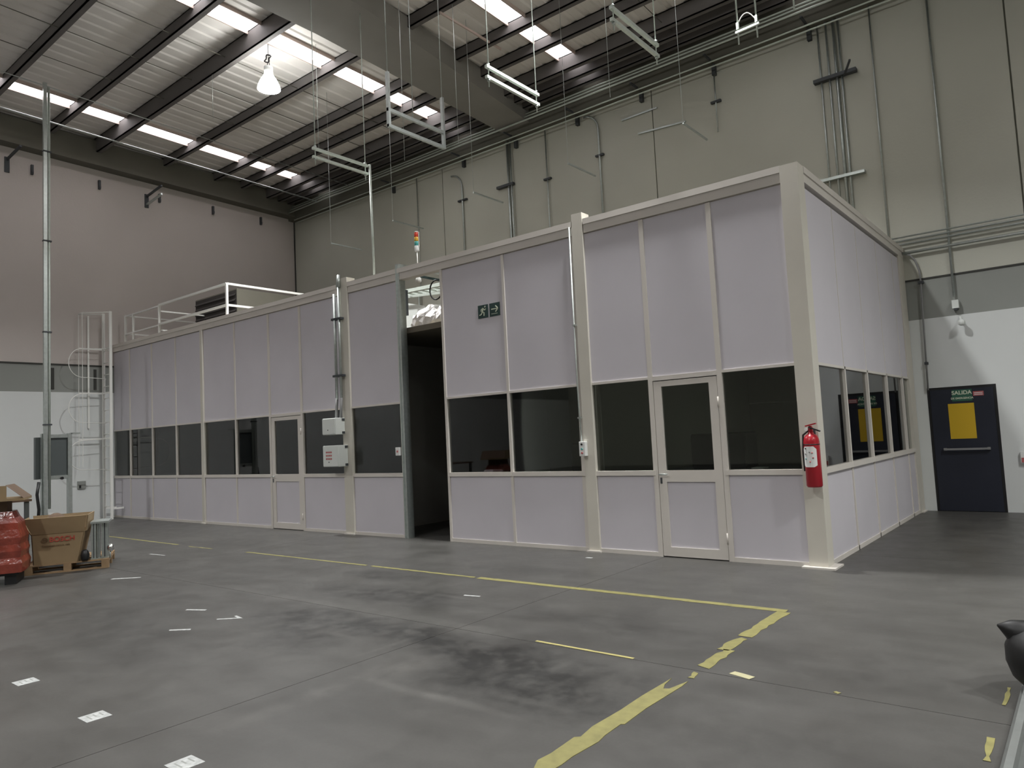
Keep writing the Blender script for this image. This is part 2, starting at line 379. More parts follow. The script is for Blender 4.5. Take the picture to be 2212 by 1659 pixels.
# ------------------------------------------------------------------ modular booth
bo = thing('modular_booth', 'long white panelled room with a band of dark windows standing in the hall', 'booth', (0, 0, 0))
ZS, ZW, ZC = 1.014, 2.107, 4.085     # sill, window head, panel top
bays = [(-16.74, -15.85), (-15.85, -14.71), (-14.71, -13.58), (-13.58, -12.4), (-12.4, -11.14), (-11.14, -9.93), (-9.93, -8.92), (-8.92, -7.61), (-7.61, -6.27),
        (-5.30, -4.08), (-4.08, -2.81), (-2.81, -1.87), (-1.87, -1.0), (-1.0, -0.08)]
doors = {(-9.93, -8.92), (-1.87, -1.0)}
for (a, b) in bays:
    B(a+0.002, b-0.002, 0.0, 0.045, ZW+0.03, ZC-0.012).build('upper_panel', m_panel, bo)
    if (a, b) in doors: continue
    B(a+0.002, b-0.002, 0.0, 0.045, 0.05, ZS-0.06).build('lower_panel', m_panel, bo)
    B(a+0.01, b-0.01, 0.020, 0.026, ZS-0.01, ZW+0.01).build('window_pane', m_glass, bo)
    B(a+0.002, b-0.002, -0.022, 0.06, ZS-0.058, ZS).build('sill_rail', m_prof, bo)
    B(a+0.002, b-0.002, -0.012, 0.05, ZW, ZW+0.03).build('head_rail', m_prof, bo)
    B(a+0.002, b-0.002, -0.012, 0.05, 0.0, 0.05).build('bottom_track', m_prof, bo)
# mullions and posts on the front
for x in (-15.85, -14.71, -13.58, -11.14, -4.08):
    B(x-0.022, x+0.022, -0.014, 0.055, 0.0, ZC-0.012).build('mullion', m_prof, bo)
for x in (-9.93, -8.92, -1.87, -1.0):
    B(x-0.03, x+0.03, -0.014, 0.055, 0.0, ZC-0.012).build('mullion', m_prof, bo)
for (x0, x1, zt) in ((-12.46, -12.36, 4.085), (-7.72, -7.50, 4.36), (-2.86, -2.70, 4.36)):
    m = B(x0, x1, -0.035, 0.14, 0.0, zt)
    m.build('post', m_post, bo)
    B(x0-0.025, x1+0.025, -0.06, -0.035, 0.0, 0.02).build('base_plate', m_prof, bo)
B(-2.93, -2.86, -0.005, 0.06, 0.0, ZC).build('mullion', m_prof, bo)
B(-6.30, -6.26, -0.014, 0.05, 0.0, ZC).build('mullion', m_prof, bo)
B(-5.315, -5.27, -0.014, 0.05, 0.0, ZC).build('mullion', m_prof, bo)
# galvanised track beside the doorway
m = B(-6.255, -6.195, -0.03, 0.10, 0.0, 4.34)
m.box(-6.262, -6.245, -0.045, -0.03, 0.0, 4.34)
m.build('door_track', m_galv, bo, 'galvanised vertical track beside the open doorway')
# corner post
B(-0.16, 0.03, -0.035, 0.17, 0.0, H-0.005).build('corner_post', m_post, bo)
B(-0.22, 0.11, -0.10, 0.22, 0.0, 0.018).build('base_plate', m_prof, bo)
# top channel along the front and the side
for (a, b) in ((-16.74, -12.41), (-12.41, -7.71), (-7.51, -2.87), (-2.69, -0.155)):
    m = B(a, b, -0.022, 0.10, ZC, H-0.01); m.box(a, b, -0.034, 0.11, H-0.075, H)
    m.build('top_channel', m_prof, bo)
m = B(-0.10, 0.022, 0.17, D, 4.10, H-0.01); m.box(-0.11, 0.034, 0.17, D, H-0.075, H); m.build('top_channel', m_prof, bo)
# side wall
sb = [(0.17, 1.28), (1.28, 2.36), (2.36, 3.48), (3.48, 4.55), (4.55, 5.0)]
for (a, b) in sb:
    B(-0.045, 0.0, a+0.002, b-0.002, ZW+0.03, 4.055).build('upper_panel', m_panel, bo)
    B(-0.045, 0.0, a+0.002, b-0.002, 0.05, ZS-0.06).build('lower_panel', m_panel, bo)
    B(-0.026, -0.020, a+0.01, b-0.01, ZS-0.01, ZW+0.01).build('window_pane', m_glass, bo)
    B(-0.06, 0.03, a+0.002, b-0.002, ZS-0.058, ZS).build('sill_rail', m_prof, bo)
    B(-0.05, 0.012, a+0.002, b-0.002, ZW, ZW+0.03).build('head_rail', m_prof, bo)
    B(-0.05, 0.012, a+0.002, b-0.002, 0.0, 0.05).build('bottom_track', m_prof, bo)
for y in (1.28, 2.36, 3.48, 4.55): 
    B(-0.055, 0.012, y-0.022, y+0.022, 0.0, 2.14).build('mullion', m_prof, bo)
    B(-0.055, 0.004, y-0.008, y+0.008, 2.14, 4.055).build('mullion', m_prof, bo)
B(-0.06, 0.02, 5.0, 5.39, 0.0, 4.10).build('end_post', m_post, bo)
B(-0.08, 0.06, 5.10, 5.37, 0.0, 0.018).build('base_plate', m_prof, bo)
B(-0.09, -0.05, 0.17, 5.38, 4.0, 4.12).build('shadow_gap_strip', m_dark_joint, bo)  # dark strip added to stand for the shadow gap under the side channel
# doors of the booth
for (a, b) in sorted(doors):
    x0, x1 = a+0.036, b-0.036; zt = 2.075
    d = MB(); d.box(x0, x0+0.10, -0.008, 0.035, 0.012, zt).box(x1-0.10, x1, -0.008, 0.035, 0.012, zt)
    d.box(x0+0.10, x1-0.10, -0.008, 0.035, 2.01, zt).box(x0+0.10, x1-0.10, -0.008, 0.035, 0.88, ZS).box(x0+0.10, x1-0.10, -0.008, 0.035, 0.012, 0.12)
    dd = d.build('door', m_prof, bo)
    B(x0+0.095, x1-0.095, 0.008, 0.03, 0.115, 0.885).build('door_panel', m_panel, dd)
    B(x0+0.095, x1-0.095, 0.010, 0.016, ZS-0.005, 2.015).build('door_pane', m_glass, dd)
    MB().tube([(x0+0.03, -0.008, 0.97), (x0+0.03, -0.05, 0.97), (x0+0.13, -0.05, 0.97)], 0.009, 8).build('handle', m_galv, dd)
    B(x0+0.018, x0+0.042, -0.014, -0.008, 0.86, 0.93).build('lock_plate', m_grip, dd)
    for z in (0.25, 1.78): MB().tube([(x1+0.004, -0.018, z-0.06), (x1+0.004, -0.018, z+0.06)], 0.009, 8).build('hinge', m_prof, dd)
    B(a+0.0, b, -0.012, 0.05, 2.085, 2.137).build('head_rail', m_prof, bo)
    B(a, b, 0.036, 0.05, 2.07, 2.09).build('door_stop', m_dark_joint, bo)
# booth ceiling board, open above, and inner partitions
B(-16.7, -0.06, 0.15, 5.38, 3.24, 3.33).build('ceiling_board', m_intc, bo)
B(-7.40, -7.30, 0.06, 5.38, 0.0, 3.24).build('partition', m_int, bo)
B(-2.75, -2.68, 0.15, 5.38, 0.0, 3.24).build('partition', m_int, bo)
B(-12.45, -12.38, 0.15, 5.38, 0.0, 3.24).build('partition', m_int, bo)
B(-16.7, -0.06, 5.30, 5.385, 0.0, 3.24).build('inner_lining', m_int, bo)
# short stubs and struts on the roof edge
for x in (-7.61, -6.23):
    m = MB().bar((x, 0.0, 4.33), (x+0.02, 0.95, 4.33), 0.04); m.bar((x+0.02, 0.95, 4.33), (x+0.02, 0.95, 4.2), 0.03)
    m.build('roof_strut', m_galv, bo)

# ------------------------------------------------------------------ hall door (blue) with signs
dr = thing('door_1', None, None, (0.655, D, 0), kind='structure')
B(DX0, DX1, D-0.004, D+0.045, 0.0, DZ).build('door_frame', m_black, dr)
B(DX0+0.04, DX1-0.04, D-0.016, D-0.004, 0.01, DZ-0.04).build('door_leaf', m_navy, dr)
m = B(0.36, 0.98, D-0.075, D-0.055, 0.955, 0.985); m.box(0.36, 0.40, D-0.06, D-0.016, 0.95, 0.99).box(0.94, 0.98, D-0.06, D-0.016, 0.95, 0.99)
m.build('push_bar', m_grey, dr)
ys_ = tag(B(0.465, 0.815, D-0.019, D-0.016, 1.13, 1.68).build('yellow_sheet', m_yel), 'plain yellow sheet fixed on the dark blue exit door', 'sheet')
sg = thing('exit_sign', 'green rectangular sign reading SALIDA DE EMERGENCIA at the top of the dark blue door', 'sign', (0.665, D-0.016, 1.72))
B(0.53, 0.80, D-0.022, D-0.016, 1.715, 1.895).build('plate', m_green, sg)
text('SALIDA', 'lettering', m_letter, sg, (0.665, D-0.023, 1.845), (1, 0, 0), (0, 0, 1), 0.082, bold=0.002)
text('DE EMERGENCIA', 'lettering', m_letter, sg, (0.665, D-0.023, 1.760), (1, 0, 0), (0, 0, 1), 0.040, bold=0.001)
sp = thing('door_plate', 'small reddish plate beside the green sign on the dark blue door', 'sign', (0.88, D-0.016, 1.78))
B(0.815, 0.955, D-0.020, D-0.016, 1.785, 1.855).build('plate', m_redd, sp)
for z in (1.805, 1.83): B(0.83, 0.94, D-0.0212, D-0.020, z-0.005, z+0.005).build('print_line', m_label, sp)

# ------------------------------------------------------------------ high bay lamps
def lamp(loc, label):
    x, y, z = loc
    t = thing('high_bay_lamp', label, 'lamp', loc, 'high bay lamps under the roof')
    MB().lathe((x, y, z), [(0.215, -0.02), (0.20, 0.05), (0.155, 0.15), (0.105, 0.23), (0.085, 0.27)], 28).build('reflector', mat('lit_acrylic_reflector', (0.9, 0.9, 0.9), 0.4, emit=(1, 1, 0.97), es=REFLECTOR_GLOW), t)
    MB().lathe((x, y, z), [(0.07, 0.272), (0.085, 0.29), (0.085, 0.42), (0.05, 0.44)], 20).build('ballast_housing', m_white_m, t)
    MB().tube([(x+0.035*math.cos(a), y, z+0.47+0.045*math.sin(a)) for a in [k*math.pi/6 for k in range(12)]], 0.008, 6, closed=True).build('hook', m_grip, t)
    MB().tube([(x+0.09*math.cos(a)-0.02, y+0.02*math.sin(3*a), z+0.60+0.065*math.sin(a)) for a in [k*math.pi/8 for k in range(16)]], 0.014, 6, closed=True).build('cable_coil', m_black, t)
    MB().tube([(x, y, z+0.51), (x, y, zr(y)-0.02)], 0.006, 6).build('hanging_wire', m_grip, t)
    ld = bpy.data.lights.new('lamp_light', 'AREA'); ld.shape = 'DISK'; ld.size = 0.38; ld.spread = math.radians(128); ld.energy = LAMP_POWER; ld.color = LAMP_TINT
    lo = bpy.data.objects.new('lamp_light', ld); C.objects.link(lo); lo.parent = t; lo.location = (0, 0, -0.035)
    return t
lp = lamp((-9.6, -0.07, 8.42), 'lit bell shaped high bay lamp hanging below the second skylight strip')
for (x, y, w) in ((-1.68, -0.3, 'over the booth corner'), (5.94, -0.3, 'right of the booth'), (-12.5, -8.5, 'rear left'), (-3.0, -9.5, 'behind the camera'), (7.6, -3.6, 'far right, added to brighten the booth side'), (6.5, -9.0, 'rear right')):  # far right lamp added to brighten the booth side; rear ones positioned for brightness
    dup(lp, (x, y, 8.3), 'lit high bay lamp outside the picture, %s' % w)

# ------------------------------------------------------------------ cable tray hangers
def rod(m, x, y, z0, z1, r=0.007): m.tube([(x, y, z0), (x, y, z1)], r, 6)
hg = 'trapeze hangers in a row over the booth'
def hanger(x, label, y0=-0.96, y1=0.16, long=True):
    t = thing('trapeze_hanger', label, 'hanger', (x, -0.4, 6.0), hg)
    for z in (6.10, 6.24):
        MB().box(x-0.02, x+0.02, y0, y1, z-0.02, z+0.02).build('strut', m_galv_b, t)
    for y in (y0+0.05, y1-0.05):
        m = MB(); rod(m, x, y, 5.98, zr(y)-0.02, 0.008); m.build('threaded_rod', m_galv_b, t)
        m = MB()
        for z in (6.065, 6.275): m.tube([(x, y, z-0.012), (x, y, z+0.012)], 0.022, 6)
        m.build('nut', m_galv, t)
    return t
h0 = hanger(-7.08, 'leftmost double strut hanger above the doorway with a conduit drop at its end')
dup(h0, (-3.42, -0.4, 6.0), 'double strut hanger below the third skylight strip')
dup(h0, (-1.57, -0.4, 6.0), 'bright double strut hanger at the top right of the roof space')
t = thing('channel_hanger', 'square framed double strut hanger on wide steel channels beside the main beam', 'hanger', (-5.25, -0.4, 6.0))
for z in (6.02, 6.26): B(-5.27, -5.23, -1.0, 0.16, z-0.025, z+0.025).build('strut', m_galv, t)
for y in (-0.98, 0.14): B(-5.275, -5.225, y-0.02, y+0.02, 6.0, 6.82).build('channel', m_galv, t); MB().tube([(-5.25, y, 6.8), (-5.25, y, zr(y))], 0.006, 6).build('threaded_rod', m_galv, t)
m = MB(); m.tube([(-5.25, -0.5, 6.28), (-5.25, -0.5, 9.3)], 0.006, 6); m.build('threaded_rod', m_galv, t)
t = thing('cable_hanger', 'narrow trapeze with a looped white cable at the top right edge', 'hanger', (-0.5, 0.3, 6.0))
MB().bar((-0.64, 0.3, 6.09), (-0.36, 0.3, 6.10), 0.025).build('strut', m_galv_b, t)
for x in (-0.61, -0.39):
    m = MB(); rod(m, x, 0.3, 5.94, zr(0.3), 0.010); m.build('threaded_rod', m_galv_b, t)
    B(x-0.014, x+0.014, 0.285, 0.315, 6.12, 6.2).build('coupling', m_galv_b, t)
MB().tube([(-0.60+0.21*k/12, 0.3, 6.15+0.13*math.sin(math.pi*min(1, 0.12+k/12*0.88))) for k in range(13)], 0.006, 6).build('looped_cable', m_white, t)
t = thing('broken_hanger', 'short pair of hanger ends at the very top edge right of the looped cable', 'hanger', (-0.0, 0.5, 6.2))
for (x, z) in ((-0.02, 6.2), (0.12, 6.32)):
    m = MB(); rod(m, x, 0.5, z, zr(0.5), 0.010); m.build('threaded_rod', m_galv_b, t)
B(-0.05, 0.02, 0.46, 0.54, 6.36, 6.42).build('clamp', m_galv, t)
MB().bar((-0.04, 0.5, 6.44), (0.15, 0.5, 6.46), 0.03).build('strut', m_grip, t)
# single short struts on one rod
def single(x, y, z, label, ln=0.85):
    t = thing('single_strut', label, 'hanger', (x, y, z), 'short single struts hanging over the booth')
    B(x-0.012, x+0.012, y, y+ln, z-0.012, z+0.012).build('strut', m_galv, t)
    m = MB(); rod(m, x, y, z, zr(y)+0.0, 0.004); m.build('threaded_rod', m_galv, t); return t
single(-4.23, 2.05, 6.0, 'short bare strut on one rod, right of the thick double conduit')
single(-2.12, 1.98, 6.0, 'short bare strut on one rod, highest and rightmost of its row')
single(-6.27, 1.96, 6.0, 'short bare strut on one rod, above the red amber and green beacon')
single(-8.4, 1.9, 5.95, 'short bare strut on one rod, left of the beacon near the wall')
single(-10.4, 1.9, 5.9, 'short bare strut on one rod, leftmost over the booth railing')
# thin wires hanging from the roof
for (x, y, z, lb) in ((-6.2, 0.2, 6.1, 'thin hanging rod left of the square framed hanger'), (-5.9, 1.2, 6.6, 'thin hanging rod beside the main beam'), (-9.0, 0.6, 7.2, 'thin hanging rod below the second skylight strip'), (-10.9, -0.5, 8.1, 'thin hanging rod under the roof left of the lamp'), (-3.1, 1.6, 6.6, 'thin hanging rod behind the third double strut hanger')):
    m = MB(); rod(m, x, y, z, zr(y), 0.004)
    tag(m.build('hanging_rod', m_galv), lb, 'rod', 'thin rods hanging from the roof')

# ------------------------------------------------------------------ conduits on the back wall
def conduit(name, pts, r, label, cat='pipe', m=None, clamps=(), group='conduits on the back wall', base=None):
    t = thing(name, label, cat, base or pts[0], group)
    MB().tube(pts, r, 8).build('pipe', m or m_galv, t)
    for (p, w) in clamps:
        B(p[0]-w/2, p[0]+w/2, p[1]-0.02, p[1]+0.038, p[2]-0.02, p[2]+0.02).build('clamp', m_grip, t)
    return t
def bend_top(x, z0, z1, dx, y=D-0.05):
    return [(x, y, z0), (x, y, z1-0.35)] + [(x+dx*(1-math.cos(a)), y, z1-0.35+0.35*math.sin(a)) for a in [math.pi/2*k/5 for k in range(1, 6)]]
vy = D-0.05
conduit('conduit', [(-11.2, vy, 4.3), (-11.2, vy, 8.45)], 0.012, 'thin vertical conduit on the back wall, just behind the beacon')
conduit('conduit', bend_top(-9.6, 4.3, 8.15, -0.35), 0.022, 'vertical conduit with a curved top, first right of the beacon', clamps=[((-9.6, vy, 7.45), 0.3)])
for i, x in enumerate((-8.10, -8.0)):
    conduit('conduit', [(x, vy-0.02*i, 4.3), (x, vy-0.02*i, 8.5)], 0.03 if i == 0 else 0.022, 'thick vertical conduit of the close pair right of the beacon' if i == 0 else 'thinner vertical conduit of the close pair right of the beacon')
tag(B(-8.45, -7.95, D-0.10, D-0.01, 7.42, 7.48).build('pipe_clamp', m_grip), 'dark strut clamp across the close pair of conduits', 'clamp')
conduit('conduit', [(-6.98, vy, 4.3), (-6.98, vy, 8.45)], 0.016, 'thin vertical conduit between the close pair and the curved one', clamps=[((-6.98, vy, 7.3), 0.2)])
conduit('conduit', bend_top(-5.58, 4.3, 8.4, -0.35), 0.022, 'vertical conduit with a curved top in the middle of the back wall', clamps=[((-5.58, vy, 7.45), 0.2)])
conduit('conduit', [(-2.93, vy, 7.15), (-2.93, vy, 8.5)], 0.014, 'short vertical conduit high on the wall, ending in mid air', clamps=[((-2.93, vy, 7.75), 0.2)])
for i, (x, r, z0) in enumerate(((-1.0, 0.016, 5.2), (-0.86, 0.018, 5.1), (-0.74, 0.024, 5.0), (-0.66, 0.018, 4.4))):
    conduit('conduit', [(x, vy, z0-0.6), (x, vy, 8.5)], r, ('first', 'second', 'third', 'fourth')[i] + ' from the left in the bundle of conduits above the booth corner')
tag(B(-1.12, -0.42, D-0.12, D-0.01, 7.44, 7.50).build('pipe_clamp', m_grip), 'upper dark strut clamp across the bundle of conduits', 'clamp')
tag(B(-1.2, -0.42, D-0.12, D-0.01, 5.66, 5.71).build('pipe_clamp', m_galv), 'lower steel strut clamp across the bundle of conduits', 'clamp')
tag(MB().bar((-0.62, D-0.08, 7.42), (-0.40, D-0.60, 7.42), 0.03).build('stub_strut', m_grip), 'small strut stub sticking out under the upper clamp', 'strut')
conduit('conduit', [(-0.16, vy, 4.4), (-0.16, vy, 8.5)], 0.014, 'vertical conduit just right of the bundle, ending at the horizontal pipes')
conduit('conduit', [(0.69, vy, 3.36), (0.69, vy, 8.5)], 0.018, 'long vertical conduit running down to the small white sensor box')
for i, (z, r) in enumerate(((4.47, 0.014), (4.41, 0.014), (4.35, 0.016), (4.20, 0.024))):
    zz = z - 0.03
    conduit('horizontal_conduit', [(-0.15, D-0.09, zz), (XR-0.1, D-0.09, zz)], r, 'horizontal pipe above the blue door, %s of four' % ('topmost', 'second', 'third', 'lowest and thickest')[i])
conduit('side_conduit', [(0.06, D-0.08, 4.16), (0.13, D-0.08, 4.13), (0.2, D-0.07, 4.03), (0.245, D-0.06, 3.85), (0.25, vy, 3.68), (0.235, vy, 3.0), (0.215, vy, 1.92)], 0.014,
        'dark flexible conduit curving from the booth roof down to the blue door', m=m_grey, clamps=[((0.25, vy, 3.66), 0.08), ((0.225, vy, 2.35), 0.05)])
sb_ = thing('sensor_box', 'small white box at the end of the long conduit on the grey band', 'box', (0.70, D, 3.26))
B(0.655, 0.745, D-0.10, D, 3.17, 3.30).build('housing', m_white_m, sb_); B(0.675, 0.725, D-0.09, D-0.02, 3.14, 3.17).build('gland', m_grip, sb_)
sc_ = thing('wall_detector', 'small pale detector on a bracket below the grey band', 'detector', (0.76, D, 2.95))
MB().bar((0.74, D-0.01, 3.03), (0.76, D-0.14, 2.96), 0.03).build('bracket', m_white_m, sc_); MB().lathe((0.77, D-0.15, 2.93), [(0.02, -0.05), (0.05, -0.03), (0.045, 0.03), (0.02, 0.05)], 14).build('head', m_white_m, sc_)
tw = thing('call_point', 'small reddish box at the right edge of the picture, right of the blue door', 'box', (1.40, D, 0.83))
B(1.345, 1.42, D-0.05, D, 0.74, 0.91).build('housing', m_label, tw); B(1.355, 1.41, D-0.056, D-0.05, 0.75, 0.82).build('front', m_redd, tw)
# conduit bundle along the top of the back wall
for i, (y, z, r) in enumerate(((5.05, 8.82, 0.016), (4.98, 8.72, 0.016), (4.93, 8.62, 0.020), (5.12, 8.44, 0.016), (5.16, 8.36, 0.014))):
    conduit('roof_conduit', [(XL+0.4, y, z), (XR-0.1, y, z)], r, 'long conduit along the top of the back wall, %s of five' % ('topmost', 'second from the top', 'middle', 'fourth from the top', 'lowest')[i], group='conduits along the top of the back wall', m=m_galv_b)
for i, x in enumerate((-12.1, -9.5, -7.83, -6.09, -4.5, -2.92, -1.14)):
    t = thing('wall_bracket', 'dark bracket under the roof edge on the back wall, %s from the left' % ('first', 'second', 'third', 'fourth', 'fifth', 'sixth', 'seventh')[i], 'bracket', (x, D, 8.35), 'dark brackets along the back wall')
    B(x-0.035, x+0.035, D-0.09, D-0.006, 8.27, 8.47).build('plate', m_grip, t)
    B(x-0.02, x+0.02, D-0.5, D-0.09, 8.50, 8.53).build('arm', m_grip, t)
for i, (a, b) in enumerate(((( -5.0, 8.04), (-4.18, 8.05)), ((-4.64, 7.64), (-3.58, 7.57)))):
    tag(MB().bar((a[0], D-0.03, a[1]), (b[0], D-0.03, b[1]), 0.03).build('wall_strut', m_galv), ('upper', 'lower')[i]+' thin horizontal strut fixed on the wall right of the curved conduit', 'strut')
# left wall brackets
for i, y in enumerate((-1.8, -0.32, 1.18, 2.69, 4.2)):
    t = thing('wall_bracket', 'small dark bracket high on the left wall, %s from the left' % ('first', 'second', 'third', 'fourth', 'fifth')[i], 'bracket', (XL, y, 8.2), 'dark brackets high on the left wall')
    B(XL, XL+0.07, y-0.025, y+0.025, 8.19, 8.42).build('plate', m_grip, t)
    B(XL+0.07, XL+0.09, y-0.02, y+0.02, 8.22, 8.27).build('bolt', m_grip, t)
for i, (y, z) in enumerate(((-2.3, 8.42), (0.85, 8.28))):
    t = thing('strut_arm', ('left' if i == 0 else 'right') + ' of two strut arms reaching out from the left wall under the edge beam', 'bracket', (XL, y, z))
    MB().bar((XL+0.02, y, z), (XL+0.75, y+0.05, z+0.12), 0.045).build('arm', m_grip, t)
    if i: MB().bar((XL+0.02, y, z-0.22), (XL+0.75, y+0.05, z-0.10), 0.045).build('arm', m_galv, t)
    B(XL+0.0, XL+0.03, y-0.05, y+0.05, z-0.3, z+0.06).build('plate', m_grip, t)
conduit('roof_conduit', [(-14.9, -8, 8.98), (-14.9, 4.9, 8.62)], 0.018, 'bright conduit running under the first skylight strip', group='conduits under the roof')
conduit('roof_conduit', [(-13.5, -6, 9.02), (-13.5, 5.0, 8.75)], 0.010, 'thin conduit under the roof right of the first skylight strip', group='conduits under the roof')
conduit('drop_conduit', [(-7.0, 0.16, 4.1), (-7.02, 0.16, 6.25)], 0.020, 'bright vertical conduit dropping from the leftmost hanger onto the booth roof', group='conduits above the booth roof', m=m_galv_b)

# ------------------------------------------------------------------ booth fittings
cp = thing('conduit_riser', 'pair of galvanised conduits on the booth post running down to the white boxes', 'pipe', (-7.74, -0.07, 1.9))
MB().tube([(-7.80, -0.075, 2.28), (-7.80, -0.075, 4.10)], 0.026, 10).build('pipe', m_galv, cp)
MB().tube([(-7.68, -0.075, 2.28), (-7.68, -0.075, 4.24)], 0.022, 10).build('pipe', m_galv, cp)
MB().tube([(-7.68, -0.075, 4.20), (-7.68, -0.06, 4.42)], [0.04, 0.03], 10).build('pipe_cap', m_galv, cp)
for z in (2.68, 3.66): B(-7.86, -7.60, -0.11, -0.036, z-0.018, z+0.018).build('clamp', m_grip, cp)
MB().tube([(-7.80, -0.075, 2.3), (-7.815, -0.08, 2.15), (-7.80, -0.10, 1.96)], 0.026, 10).build('flexible_hose', m_grey, cp)
MB().tube([(-7.68, -0.075, 2.3), (-7.69, -0.08, 2.15), (-7.68, -0.10, 1.96)], 0.024, 10).build('flexible_hose', m_grey, cp)
def ebox(x0, x1, z0, z1, dep, label, prn):
    t = thing('electrical_box', label, 'electrical box', ((x0+x1)/2, -0.035, z0), 'white electrical boxes on the booth post')
    B(x0, x1, -dep-0.03, -0.036, z0, z1, bev=0.006).build('body', m_white_m, t)
    B(x0+0.012, x1-0.012, -dep-0.042, -dep-0.031, z0+0.012, z1-0.012).build('door', m_white_m, t)
    B(x0+0.15*(x1-x0)+0.1, x0+0.15*(x1-x0)+0.115, -dep-0.047, -dep-0.042, z0+0.07, z0+0.09).build('latch', m_grip, t)
    for z in (z0+0.03, z1-0.03): B(x1, x1+0.012, -0.10, -0.05, z-0.02, z+0.02).build('hinge', m_grip, t)
    if prn:
        for r in range(3):
            for c in range(4): B(x0+0.09+c*0.042, x0+0.122+c*0.042, -dep-0.0435, -dep-0.0422, z1-0.13-r*0.055, z1-0.10-r*0.055).build('faded_red_mark', m_redd, t)
    return t
ebox(-8.02, -7.66, 1.68, 1.96, 0.20, 'plain white electrical box on the booth post, the upper of two', False)
ebox(-8.02, -7.60, 1.14, 1.50, 0.20, 'white electrical box with faded red print, the lower of two', True)
t = thing('switch_box', 'tiny white switch box left of the open doorway', 'switch', (-6.33, -0.02, 1.29))
B(-6.40, -6.30, -0.055, -0.015, 1.29, 1.42, bev=0.004).build('body', m_label, t); B(-6.365, -6.335, -0.062, -0.055, 1.34, 1.37).build('rocker', m_redd, t)
bs = thing('button_station', 'small push button station at the end of a thin conduit on the booth post', 'switch', (-2.84, -0.04, 1.2))
B(-2.89, -2.80, -0.10, -0.036, 1.21, 1.395, bev=0.004).build('body', m_label, bs)
for z, mm in ((1.36, m_black), (1.30, m_beacon_g), (1.25, m_redd)): MB().lathe((-2.845, -0.10, z), [(0.013, 0.0), (0.013, -0.012)], 10, 'Y').build('button', mm, bs)
MB().tube([(-2.87, -0.055, 1.39), (-2.885, -0.055, 1.8), (-2.895, -0.05, 2.2), (-2.90, -0.035, 4.2)], 0.010, 8).build('conduit', m_galv, bs)
for z in (1.7, 2.9): B(-2.91, -2.86, -0.07, -0.036, z-0.01, z+0.01).build('clip', m_galv, bs)
# running man and arrow signs
def psign(x0, x1, z0, z1, name, label):
    t = thing(name, label, 'sign', ((x0+x1)/2, -0.001, z0))
    B(x0, x1, -0.006, 0.0, z0, z1).build('plate', m_greend, t); return t
t = psign(-4.575, -4.385, 3.225, 3.415, 'running_man_sign', 'dark green square sign with a pale running figure on the booth panel')
def pic(segs, cx, cz, s):
    m = MB()
    for (x0, z0, x1, z1, w) in segs: m.bar((cx+x0*s, -0.0075, cz+z0*s), (cx+x1*s, -0.0075, cz+z1*s), w*s, 0.003, (0, 1, 0))
    return m
pic([(0.02, 0.30, -0.08, -0.05, 0.17), (-0.08, -0.05, 0.14, -0.12, 0.10), (0.12, -0.10, 0.10, -0.38, 0.09), (-0.08, -0.04, -0.20, -0.24, 0.10), (-0.20, -0.24, -0.40, -0.28, 0.08),
     (0.05, 0.24, 0.22, 0.08, 0.07), (0.22, 0.08, 0.32, 0.22, 0.06), (-0.02, 0.26, -0.20, 0.18, 0.07), (-0.20, 0.18, -0.22, 0.02, 0.06), (0.20, 0.34, 0.30, 0.42, 0.11)], -4.48, 3.32, 0.17).build('running_figure', m_letter, t)
t = psign(-4.355, -4.165, 3.225, 3.415, 'arrow_sign', 'dark green square sign with a pale arrow pointing right on the booth panel')
pic([(-0.36, 0.02, 0.34, 0.02, 0.08), (0.36, 0.02, 0.10, 0.28, 0.09), (0.36, 0.02, 0.10, -0.24, 0.09), (-0.36, -0.38, 0.30, -0.38, 0.03)], -4.26, 3.325, 0.17).build('arrow', m_letter, t)
# beacon
t = thing('signal_tower', 'stack beacon with red, amber and green lenses on the booth roof edge', 'beacon', (-5.87, 0.10, 4.26))
MB().tube([(-5.87, 0.08, 4.2), (-5.87, 0.08, 4.50)], 0.009, 8).build('stem', m_white, t)
for nm, z0, z1, mm in (('base', 4.50, 4.585, m_label), ('green_lens', 4.587, 4.655, m_beacon_g), ('amber_lens', 4.657, 4.725, m_amber), ('red_lens', 4.727, 4.80, m_beacon_r)):
    MB().lathe((-5.87, 0.08, 0), [(0.034, z0), (0.038, z0+0.006), (0.038, z1-0.006), (0.034, z1)], 18).build(nm, mm, t)
MB().lathe((-5.87, 0.08, 0), [(0.038, 4.801), (0.03, 4.815), (0.01, 4.82)], 18).build('cap', m_label, t)
B(-5.825, -5.818, 0.075, 0.085, 4.56, 4.80).build('side_rod', m_white, t)
# fire extinguisher
fx, fy = -0.015, -0.135
t = thing('fire_extinguisher', 'red fire extinguisher with a white label hung on the booth corner post', 'extinguisher', (fx, fy, 0.83))
MB().lathe((fx, fy, 0), [(0.02, 0.835), (0.068, 0.84), (0.078, 0.855), (0.078, 1.30), (0.072, 1.335), (0.055, 1.365), (0.03, 1.38), (0.024, 1.40)], 28).build('cylinder', m_red, t)
MB().lathe((fx, fy, 0), [(0.022, 1.40), (0.024, 1.41), (0.024, 1.445), (0.014, 1.462)], 14).build('valve', m_red, t)
MB().bar((fx-0.045, fy-0.01, 1.462), (fx+0.065, fy-0.03, 1.485), 0.022, 0.012).build('lever', m_red, t)
MB().bar((fx-0.01, fy-0.02, 1.45), (fx+0.105, fy-0.045, 1.405), 0.022, 0.012).build('carry_handle', m_black, t)
MB().lathe((fx-0.035, fy-0.02, 1.43), [(0.018, 0.0), (0.018, -0.014)], 12, 'Y').build('gauge', m_label, t)
